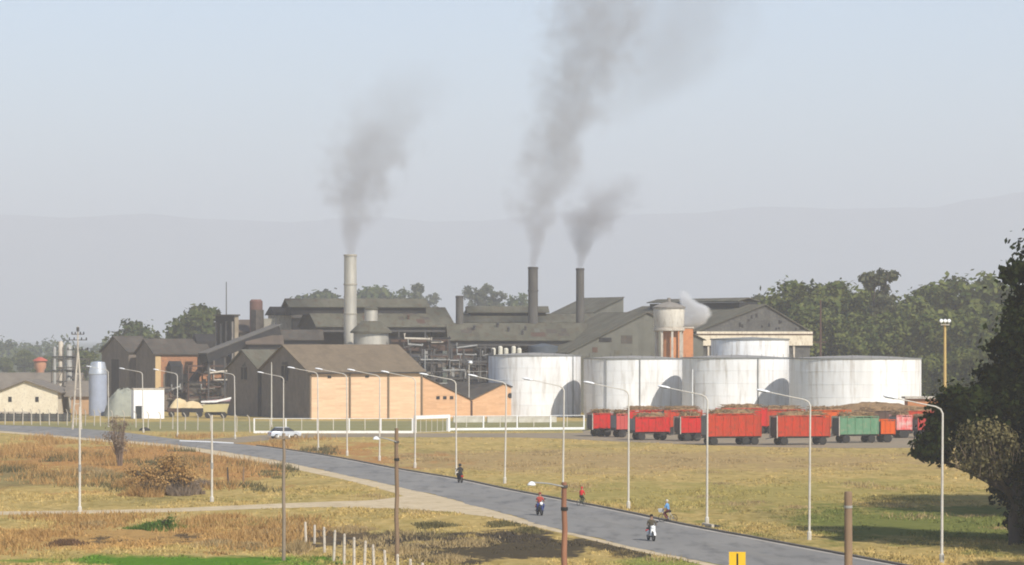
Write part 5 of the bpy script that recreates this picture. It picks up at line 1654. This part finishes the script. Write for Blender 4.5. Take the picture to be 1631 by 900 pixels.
put_tree('small', 2, 236, 520, 910, 'small side tree leaning out beside the one above the sooty gables', .8)
put_tree('small', 1, 318, 487, 820, 'tall tree left of the silo block', 1.0)
put_tree('small', 2, 300, 507, 830, 'shorter bushy tree touching the tall one by the silo block', .8)
for i, (px, yt, Y) in enumerate(((8,568,1150),(40,556,1200),(75,566,1100),(-20,560,1250),(135,556,900),(60,585,980),(20,590,950))):
    put_tree('broad', i % 3, px, yt, Y, 'hazy distant tree beyond the houses', 1.2, 'hazy distant trees beyond the houses', rz=rt.uniform(0,6))

# big dark tree at the right, and the ones beyond the frame whose shade falls on the grass
def px_blob(x, y, r, Y, dy, base, ry=None):
    p = at(x, y, Y + dy)
    s_ = F / Y
    return ((p.x - base.x, p.y - base.y, p.z), (r/s_, (ry or r)/s_, r/s_*.85))
base = gp(1617, 868)
Yt = base.y
bl = [px_blob(*a, Yt, dy, base) for a, dy in (((1705,450,88),1),((1690,560,98),0),((1712,640,110),0),((1628,640,68),0),((1590,612,36),1),((1548,665,58),-1),((1492,712,34),-1),((1466,722,24),-1),((1640,720,70),1),((1570,725,42),1),((1625,440,30),0),((1640,505,36),.5),((1612,560,40),0),((1515,682,44),0),((1650,795,62),1.5),((1612,770,38),1.5),((1660,850,45),2))]
t = empty('dark_tree', base, 0, 'big dark tree with a dense black green crown beside the road', 'tree')
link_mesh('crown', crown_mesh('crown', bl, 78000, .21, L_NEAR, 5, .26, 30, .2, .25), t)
link_mesh('trunk', trunk_mesh('trunk', 3.4, .34, bl[:10], M_BARK, 8), t)
bo = [px_blob(*a, Yt, dy, base) for a, dy in (((1565,700,36),-4),((1592,715,34),-4),((1545,728,26),-4),((1580,740,26),-4.4))]
link_mesh('dry_foliage', crown_mesh('dry_foliage', bo, 2600, .13, L_OLIVE, 6, .34, 22, .2), t)
tw = MB()
rg = random.Random(4)
for k in range(60):
    c, r_ = rg.choice(bo)
    a = Vector(c) + Vector((rg.uniform(-1,1)*r_[0], rg.uniform(-1,1)*r_[1], -r_[2]*.8))
    tw.tube([a, a + Vector((rg.uniform(-.5,.3), rg.uniform(-.3,.3), rg.uniform(.6,1.7)))], [.022,.008], 5)
tw.build('twigs', mat('twig', (.20,.15,.10)), t)
link_mesh('dry_limb', MB().tube([(0,0,2.4),(-1.2,-2,4.2),Vector(bo[0][0])], [.14,.09,.05], 7).mesh('dry_limb', M_BARK, True), t)
def off_tree(x, y, rad, ztop, label, seed):
    r = empty('dark_tree', (x, y, 0), 0, label, 'tree')
    bl2 = [((0,0,ztop-rad*.8),(rad*.8,rad*.8,rad*.8)), ((rad*.5,0,ztop*.55),(rad*.9,rad*.8,ztop*.3)), ((-rad*.4,0,ztop*.5),(rad*.7,rad*.8,ztop*.25))]
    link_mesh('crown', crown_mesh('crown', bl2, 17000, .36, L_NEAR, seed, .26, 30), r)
    link_mesh('trunk', trunk_mesh('trunk', ztop*.3, .35, bl2, M_BARK, seed), r)
off_tree(48, 262, 7.5, 21, 'tall dark tree farthest from the road in the clump', 34)
off_tree(45.5, 247, 6.8, 22, 'dark tree behind the big dark tree casting shade on the grass', 31)
off_tree(55, 243, 7.0, 23, 'tallest dark tree in the clump behind the big dark tree', 32)
off_tree(50, 212, 6, 16, 'leafy tree close behind the big dark one', 35)
off_tree(37, 186, 4.5, 12, 'smallest roadside tree of the clump nearest the road sign', 36)
off_tree(40, 203, 5.5, 15, 'roadside tree beside the big dark tree shading the kerb', 33)

def blade_mesh(n, rx, ry, h0, h1, m, seed, w=.05):
    rg = np.random.default_rng(seed)
    a = rg.uniform(0, 6.283, n); rr_ = np.sqrt(rg.random(n)) * (1 + .35*np.sin(a*3+seed))
    bx, by = rx*rr_*np.cos(a), ry*rr_*np.sin(a)
    hg = rg.uniform(h0, h1, n) * (1.15 - .7*np.clip(rr_,0,1.2))
    an = rg.uniform(0, 6.283, n)
    ln = rg.normal(size=(n,2)) * .35 * hg[:,None]
    z = np.full(n, -.02)
    v0 = np.stack([bx-np.cos(an)*w, by-np.sin(an)*w, z], 1); v1 = np.stack([bx+np.cos(an)*w, by+np.sin(an)*w, z], 1)
    v2 = np.stack([bx+ln[:,0], by+ln[:,1], np.maximum(hg,.05)], 1)
    V = np.stack([v0, v1, v2], 1).reshape(-1,3)
    me = bpy.data.meshes.new('blades')
    me.vertices.add(3*n); me.loops.add(3*n); me.polygons.add(n)
    me.vertices.foreach_set('co', V.ravel()); me.loops.foreach_set('vertex_index', np.arange(3*n))
    me.polygons.foreach_set('loop_start', np.arange(0, 3*n, 3)); me.polygons.foreach_set('loop_total', np.full(n, 3))
    me.materials.append(m); me.update()
    return me

# bare pinkish tree at the bend, rusty shrubs, green bush
def shrub(name, px, py, label, cat, blobs_px, n, size, lm, trunk_m, stems, seed, cl=.3):
    b = gp(px, py)
    s_ = F / b.y
    bl = [(((x-px)/s_, rnd.uniform(-.4,.4), (py-y)/s_), (rx/s_, rx/s_*.9, rz/s_)) for x, y, rx, rz in blobs_px]
    r = empty(name, b, 0, label, cat)
    link_mesh('crown' if cat == 'tree' else 'foliage', crown_mesh('crown', bl, n, size, lm, seed, cl, 16, .3, .2), r)
    rg = random.Random(seed)
    mb = MB()
    for k in range(stems):
        c, rad = rg.choice(bl)
        tip = Vector(c) + Vector((rg.uniform(-.8,.8)*rad[0], rg.uniform(-.5,.5)*rad[1], rg.uniform(-.1,1.0)*rad[2]))
        st = Vector((rg.uniform(-.25,.25), rg.uniform(-.2,.2), -.1))
        mid = st.lerp(tip, .5) + Vector((rg.uniform(-.15,.15), 0, .2))
        mb.tube([st, mid, tip], [.055,.035,.012], 6)
    mb.build('stem', trunk_m, r, smooth=True)
    return r
shrub('bare_tree', 191, 742, 'bare pinkish brown small tree at the inside of the bend', 'tree',
      [(188,690,17,22),(182,672,10,12),(198,676,10,12),(191,708,14,14),(175,695,9,12)], 1300, .085, L_DEAD, mat('bare_bark', (.19,.135,.10)), 46, 41, .42)
shrub('rusty_shrub', 250, 788, 'rusty orange dry shrub thicket with dark stems', 'shrub',
      [(238,756,22,14),(285,750,20,16),(268,738,16,11),(220,768,15,11),(238,780,24,8),(302,762,12,12),(258,765,18,12),(275,728,7,6),(210,752,8,6)], 3800, .11, L_DRY, M_BARK, 90, 42, .5)
for i_, (px_, py_, w_, h_) in enumerate(((232,790,34,22),(285,788,36,24),(258,778,40,30),(205,775,30,16),(318,776,26,14))):
    link_mesh('dry_stalks', blade_mesh(1400, w_/19, 2.2, .5, h_/19*1.3, (L_DRY, L_DEAD, L_DRY, L_DRY, L_DEAD)[i_], 300+i_, .045), bpy.data.objects['rusty_shrub'], gp(px_, py_) - gp(250, 788))
shrub('brown_shrub', 300, 784, 'brown low shrub beside the rusty thicket', 'shrub', [(296,770,20,14),(312,778,12,8),(280,776,10,8)], 1500, .12, L_DEAD, M_BARK, 20, 43, .3)
shrub('dark_shrub', 237, 790, 'dark twiggy shrub at the foot of the rusty thicket', 'shrub', [(232,778,16,11),(252,780,10,9)], 900, .10, leaf_mat('leaf_brown', (.06,.045,.03), (.12,.09,.06)), M_BARK, 26, 44, .35)
gb = shrub('green_bush', 254, 843, 'low fresh green bush among the dry weeds', 'bush', [(250,835,20,5),(272,829,9,7),(230,839,14,4),(262,834,14,6)], 1100, .08, L_GREEN, M_BARK, 24, 45, .55)
link_mesh('shoots', blade_mesh(900, 2.0, 2.2, .25, .75, L_GREEN, 345, .04), gb)
def blades(name, px, py, label, w, hgt, lm, seed):
    b = gp(px, py); s_ = F/b.y
    r = empty(name, b, 0, label, 'weeds')
    link_mesh('foliage', blade_mesh(750, w/s_*1.2, 3.4, hgt/s_*.35, hgt/s_*1.25, lm, seed), r)
    return r
for i, (px, py, w, hgt, lm, lb) in enumerate(((30,745,30,14,L_DRY,'rusty weed clump at the left verge of the bend'),(85,728,34,12,L_DRY,'rusty weed clump beside the path lamp'),(140,752,30,11,L_STRAW,'straw coloured weed clump left of the bare tree'),
        (60,850,34,10,L_DRY,'rusty weed clump below the dirt path'),(150,838,30,9,L_STRAW,'straw coloured weed clump below the dirt path'),(105,866,26,8,leaf_mat('leaf_brown2', (.10,.06,.035), (.2,.12,.07)),'dark brown weed clump beside the green strip'),
        (345,868,30,10,L_STRAW,'straw coloured weed clump left of the grey pole'),(400,872,30,10,L_STRAW,'straw coloured weed clump right beside the grey pole'),(475,878,20,20,L_STRAW,'tall pale weeds in front of the first fence posts'),
        (560,845,30,9,L_STRAW,'pale weed clump behind the fence posts'),(690,838,30,9,L_OLIVE,'olive weed clump beside the burnt ground'),(800,836,26,7,L_OLIVE,'olive weed clump at the dirt shoulder'),(740,868,30,9,L_STRAW,'pale weed tuft inside the burnt ground'),
        (840,846,22,8,L_OLIVE,'low olive clump near the reddish pole'),(640,880,30,12,L_STRAW,'pale weeds around the foot of the lamp pole'),(712,893,30,12,L_STRAW,'pale weeds past the last fence post'))):
    blades('weed_clump', px, py, lb, w, hgt, lm, 60+i)

# grass blades over the fields
def in_band(a, b):
    pts = [(p.x, p.y) for p in a] + [(p.x, p.y) for p in reversed(b)]
    return np.array(pts)
def inside(poly, P):
    x, y = P[:,0], P[:,1]
    c = np.zeros(len(P), bool)
    j = len(poly)-1
    for i in range(len(poly)):
        xi, yi = poly[i]; xj, yj = poly[j]
        hit = ((yi > y) != (yj > y)) & (x < (xj-xi)*(y-yi)/(yj-yi+1e-9)+xi)
        c ^= hit
        j = i
    return c
BANDS = [in_band(offset(RR, -.6), SH), in_band(PATH_A, PATH_B), in_band(DRV_A, DRV_B), in_band(smooth_poly(LOT_A, 20), smooth_poly(LOT_B, 20))]
def grass(name, n, y0, y1, x0, x1, h0, h1, w, seed, label):
    rg = np.random.default_rng(seed)
    # more tufts where it is near
    Y = y0 * (y1/y0) ** rg.random(n)
    half = 0.155 * Y
    X = rg.uniform(-1, 1, n) * half
    P = np.stack([X, Y], 1)
    keep = (X > x0) & (X < x1)
    # patchy cover
    f = np.sin(X*.9+np.sin(Y*.31)*2) + np.sin(Y*.23+X*.21+1) + np.sin(X*.37-Y*.11+2)*1.2
    keep &= f > rg.uniform(-1.2, 2.2, n)
    for b in BANDS: keep &= ~inside(b, P)
    P, f = P[keep], f[keep]
    n = len(P)
    k = 5
    base = np.repeat(P, k, 0) + rg.normal(size=(n*k,2))*.13
    hgt = np.repeat(rg.uniform(h0, h1, n) * (1 + .35*np.clip(f,-1,2)/2), k) * rg.uniform(.6,1.2,n*k)
    ang = rg.uniform(0, 6.283, n*k)
    lean = rg.normal(size=(n*k,2)) * .38 * hgt[:,None]
    dx, dy = np.cos(ang)*w, np.sin(ang)*w
    z = np.zeros(n*k)
    v0 = np.stack([base[:,0]-dx, base[:,1]-dy, z], 1)
    v1 = np.stack([base[:,0]+dx, base[:,1]+dy, z], 1)
    v2 = np.stack([base[:,0]+lean[:,0], base[:,1]+lean[:,1], hgt], 1)
    V = np.stack([v0, v1, v2], 1).reshape(-1,3)
    N = n*k
    me = bpy.data.meshes.new(name)
    me.vertices.add(3*N); me.loops.add(3*N); me.polygons.add(N)
    me.vertices.foreach_set('co', V.ravel())
    me.loops.foreach_set('vertex_index', np.arange(3*N))
    me.polygons.foreach_set('loop_start', np.arange(0, 3*N, 3))
    me.polygons.foreach_set('loop_total', np.full(N, 3))
    me.materials.append(M_GRASS)
    me.update()
    o = link_mesh(name, me)
    tag(o, label, 'grass', kind='stuff')
grass('dry_grass', 36000, 188, 300, -60, 60, .04, .17, .05, 1, 'dry grass and weeds covering the nearer fields')
grass('far_dry_grass', 15000, 300, 475, -90, 80, .04, .13, .07, 2, 'dry grass covering the farther fields up to the fences')

# far treeline across the plain, too distant to count
rg = np.random.default_rng(77)
fb = [((float(rg.uniform(-330,330)), float(rg.uniform(1500,1900)), float(rg.uniform(3,6))), (float(rg.uniform(6,13)), 6.0, float(rg.uniform(4,7)))) for k in range(170)]
tag(link_mesh('far_wood', crown_mesh('far_wood', fb, 26000, 1.3, L_DARK, 9, .4, 6)), 'dim treeline across the plain behind the factory', 'trees', kind='stuff')

def rough_weeds(name, n, x0, x1, y0, y1, h0, h1, m, seed, label, thr):
    """clumped stalks over a stretch of field"""
    rg = np.random.default_rng(seed)
    nc = n // 26
    cx, cy = rg.uniform(x0, x1, nc), rg.uniform(y0, y1, nc)
    f = np.sin(cx*.45+seed) + np.sin(cy*.13+cx*.2) + np.sin(cx*.9-cy*.07)*.7
    k = f > thr
    cx, cy = cx[k], cy[k]
    sz = rg.uniform(.5, 1.5, len(cx))
    i = rg.integers(0, len(cx), n)
    P = np.stack([cx[i] + rg.normal(size=n)*.75*sz[i], cy[i] + rg.normal(size=n)*1.3*sz[i]], 1)
    keep = np.ones(n, bool)
    for b in BANDS: keep &= ~inside(b, P)
    P, i = P[keep], i[keep]; n = len(P)
    hg = rg.uniform(h0, h1, n) * sz[i]
    an = rg.uniform(0, 6.283, n); w = .05
    ln = rg.normal(size=(n,2)) * .4 * hg[:,None]
    z = np.full(n, -.02)
    v0 = np.stack([P[:,0]-np.cos(an)*w, P[:,1]-np.sin(an)*w, z], 1); v1 = np.stack([P[:,0]+np.cos(an)*w, P[:,1]+np.sin(an)*w, z], 1)
    v2 = np.stack([P[:,0]+ln[:,0], P[:,1]+ln[:,1], hg], 1)
    V = np.stack([v0, v1, v2], 1).reshape(-1,3)
    me = bpy.data.meshes.new(name)
    me.vertices.add(3*n); me.loops.add(3*n); me.polygons.add(n)
    me.vertices.foreach_set('co', V.ravel()); me.loops.foreach_set('vertex_index', np.arange(3*n))
    me.polygons.foreach_set('loop_start', np.arange(0, 3*n, 3)); me.polygons.foreach_set('loop_total', np.full(n, 3))
    me.materials.append(m); me.update()
    tag(link_mesh(name, me), label, 'weeds', kind='stuff')
rough_weeds('rusty_weeds', 15000, -62, -24, 292, 455, .25, .75, L_DRY, 71, 'rusty dry weeds on the inside of the bend', -.2)
rough_weeds('rusty_weeds', 12000, -36, -10, 206, 252, .12, .42, L_DRY, 72, 'rusty dry weeds below the dirt path', .3)
rough_weeds('straw_weeds', 3600, -16, 10, 198, 246, .12, .36, L_STRAW, 73, 'straw coloured weeds on and around the burnt ground', .8)
rough_weeds('brown_weeds', 9000, -60, -20, 290, 400, .2, .6, L_OLIVE, 74, 'olive brown weeds between the path and the bend', .6)
rough_weeds('field_tussocks', 9000, -12, 48, 225, 400, .10, .30, L_STRAW, 75, 'straw tussocks scattered over the field right of the road', .9)

# ---------------------------------------------------------------- smoke and steam
def plume(name, px, py, Y, stops, label, albedo, dmul, depth=1.0, nscale=.22, namp=2.2, thr=1.25, cat='smoke', drift=0.0, seed=0.0):
    """closed skin around a bent axis; the density thins from the axis outwards and is broken up by noise.
    stops: (photo x, photo y, radius px, density)"""
    s_ = F / Y
    o0 = at(px, py, Y)
    Z = [(py - y)/s_ for x, y, r, d in stops]
    X = [(x - px)/s_ for x, y, r, d in stops]
    RD = [r/s_ for x, y, r, d in stops]
    D = [d for x, y, r, d in stops]
    H = Z[-1]
    mb = MB()
    n = 20
    K = 28
    zs = [H*k/(K-1) for k in range(K)]
    ip = lambda arr, z: float(np.interp(z, Z, arr))
    vs_, fs_ = [], []
    for k, z in enumerate(zs):
        r_ = ip(RD, z) * (1.25 if k else 1.0)
        for i in range(n):
            a = 2*math.pi*i/n
            vs_.append((ip(X,z) + r_*math.cos(a), depth*r_*math.sin(a) + drift*z, z))
    for k in range(K-1):
        for i in range(n):
            fs_.append((k*n+i, k*n+(i+1)%n, (k+1)*n+(i+1)%n, (k+1)*n+i))
    fs_.append(tuple(range(n))[::-1]); fs_.append(tuple((K-1)*n+i for i in range(n)))
    mb.add(vs_, fs_)
    m = bpy.data.materials.new(name)
    m.use_nodes = True
    nt = m.node_tree
    nt.nodes.clear()
    tc = nt.nodes.new('ShaderNodeTexCoord')
    sep = node(nt, 'ShaderNodeSeparateXYZ')
    def mt(op, a, b=None, c=None, clamp=False):
        q = node(nt, 'ShaderNodeMath', operation=op, use_clamp=clamp)
        for i, v in enumerate((a, b, c)):
            if v is None: continue
            if isinstance(v, (int, float)): q.inputs[i].default_value = v
            else: nt.links.new(v, q.inputs[i])
        return q.outputs[0]
    # swirl the coordinates a little
    nz = node(nt, 'ShaderNodeTexNoise', Scale=nscale*.55, Detail=2.0)
    mp = node(nt, 'ShaderNodeMapping'); mp.inputs['Location'].default_value = (seed, seed*.7, seed*1.3)
    nt.links.new(tc.outputs['Object'], mp.inputs['Vector'])
    nt.links.new(mp.outputs[0], nz.inputs['Vector'])
    va = node(nt, 'ShaderNodeVectorMath', operation='MULTIPLY_ADD')
    nt.links.new(nz.outputs['Color'], va.inputs[0])
    va.inputs[1].default_value = (namp*2,)*3
    vb = node(nt, 'ShaderNodeVectorMath', operation='ADD')
    va.inputs[2].default_value = (-namp,)*3
    # no swirl right at the mouth
    sep0 = node(nt, 'ShaderNodeSeparateXYZ'); nt.links.new(tc.outputs['Object'], sep0.inputs[0])
    grow = mt('MULTIPLY', mt('DIVIDE', sep0.outputs[2], 7.0, clamp=True), 1.0)
    vsn = node(nt, 'ShaderNodeVectorMath', operation='SCALE')
    nt.links.new(va.outputs[0], vsn.inputs[0]); nt.links.new(grow, vsn.inputs['Scale'])
    nt.links.new(tc.outputs['Object'], vb.inputs[0]); nt.links.new(vsn.outputs[0], vb.inputs[1])
    nt.links.new(vb.outputs[0], sep.inputs[0])
    t_ = mt('DIVIDE', sep.outputs[2], H, clamp=True)
    mx = max(abs(v) for v in X) * 1.02 + .01
    mr_ = max(RD)
    md = max(D)
    rp = node(nt, 'ShaderNodeValToRGB')
    rp.color_ramp.interpolation = 'LINEAR'
    e = rp.color_ramp.elements
    while len(e) < len(stops): e.new(.5)
    for i in range(len(stops)):
        e[i].position = Z[i]/H
        e[i].color = (X[i]/mx*.5+.5, RD[i]/mr_, D[i]/md, 1)
    nt.links.new(t_, rp.inputs[0])
    sc3 = node(nt, 'ShaderNodeSeparateColor')
    nt.links.new(rp.outputs[0], sc3.inputs[0])
    cx = mt('MULTIPLY', mt('SUBTRACT', sc3.outputs[0], .5), 2*mx)
    rad = mt('MULTIPLY', sc3.outputs[1], mr_)
    dx = mt('DIVIDE', mt('SUBTRACT', sep.outputs[0], cx), rad)
    dy = mt('DIVIDE', mt('SUBTRACT', sep.outputs[1], mt('MULTIPLY', sep.outputs[2], drift)), mt('MULTIPLY', rad, depth))
    dist = mt('SQRT', mt('ADD', mt('MULTIPLY', dx, dx), mt('MULTIPLY', dy, dy)))
    n2 = node(nt, 'ShaderNodeTexNoise', Scale=nscale, Detail=5.0, Roughness=.6)
    nt.links.new(mp.outputs[0], n2.inputs['Vector'])
    v = mt('SUBTRACT', 1.0, dist)
    v = mt('MULTIPLY_ADD', mt('SUBTRACT', n2.outputs['Fac'], .5), mt('MULTIPLY', grow, thr*2), v)
    sm = node(nt, 'ShaderNodeMapRange', interpolation_type='SMOOTHSTEP')
    sm.inputs['From Min'].default_value = .05; sm.inputs['From Max'].default_value = .75
    nt.links.new(v, sm.inputs['Value'])
    dens = mt('MULTIPLY', sm.outputs[0], mt('MULTIPLY', sc3.outputs[2], md*dmul))
    pv = node(nt, 'ShaderNodeVolumePrincipled')
    pv.inputs['Color'].default_value = (*albedo, 1)
    pv.inputs['Anisotropy'].default_value = 0.1
    nt.links.new(dens, pv.inputs['Density'])
    out = nt.nodes.new('ShaderNodeOutputMaterial')
    nt.links.new(pv.outputs[0], out.inputs['Volume'])
    m.cycles.volume_step_rate = 0.35
    o = mb.build(name, m, smooth=True)
    o.location = o0 + Vector((0, 0, .06))
    tag(o, label, cat, kind='stuff')
    return o
SMK = (.54,.515,.505)
plume('chimney_smoke', 558, 405, Yc1, [(558,405,9.5,4.0),(559,385,20,2.0),(564,345,46,1.1),(573,300,70,1.0),(585,255,78,.8),(600,215,85,.5),(618,175,95,.25),(645,130,105,.08),(665,90,100,0)],
      'grey brown smoke drifting from the shiny metal chimney', SMK, .095, seed=3.0, namp=3.0, thr=1.25, nscale=.26)
plume('chimney_smoke', 849, 425, Yc2, [(849,425,7.5,5.0),(851,400,17,2.6),(856,350,40,1.3),(862,300,56,1.0),(876,260,62,.9),(893,215,68,.9),(908,170,74,.8),(928,120,84,.8),(945,65,98,.7),(958,15,112,.6),(966,-40,120,.5)],
      'tall dense smoke column from the middle dark chimney', SMK, .098, seed=11.0, namp=3.0, thr=1.25, nscale=.26)
plume('chimney_smoke', 924, 427, Yc3, [(924,427,6.5,5.0),(927,408,14,3.0),(932,378,36,1.5),(944,350,54,1.1),(958,328,66,.8),(975,302,62,.4),(990,275,50,0)],
      'short curling smoke puff from the slimmer dark chimney', (.58,.57,.58), .14, seed=23.0, namp=2.4, thr=1.5, nscale=.3)
plume('drifting_smoke', 960, 210, Yc2+22, [(960,210,60,0),(985,180,80,.5),(1020,140,120,.8),(1060,90,150,.8),(1090,30,170,.6),(1110,-40,180,.5)],
      'thin smoke veil drifting right of the tall column', SMK, .026, seed=31.0, namp=4.0, thr=1.0, nscale=.1)
plume('steam_puff', 1087, 528, 590, [(1090,530,12,.6),(1100,516,28,1.0),(1107,503,32,1.0),(1106,491,28,1.0),(1096,480,18,1.0),(1088,471,12,.8),(1085,462,9,0)],
      'small white steam puff beside the water tower', (1,1,1), 2.2, seed=44.0, namp=.9, thr=.9, nscale=.45, cat='steam')
plume('steam_wisp', 743, 503, 650, [(743,503,6,.4),(746,490,8,.6),(740,476,10,.4),(735,462,12,.2),(730,450,10,0)],
      'thin white steam wisp behind the stub stack', (.98,.98,.98), .25, seed=51.0, namp=.6, thr=1.2, nscale=.6, cat='steam')

# haze in the air
hb_ = MB().box(-8300, 8300, -400, 14300, -1.0, 548)
hm = bpy.data.materials.new('haze_air')
hm.use_nodes = True
hn = hm.node_tree
hn.nodes.clear()
pv = node(hn, 'ShaderNodeVolumePrincipled')
pv.inputs['Color'].default_value = (.865, .875, .912, 1)
pv.inputs['Density'].default_value = 2.6e-4
pv.inputs['Anisotropy'].default_value = 0.0
ho = hn.nodes.new('ShaderNodeOutputMaterial')
hn.links.new(pv.outputs[0], ho.inputs['Volume'])
tag(hb_.build('haze', hm), kind='stuff')
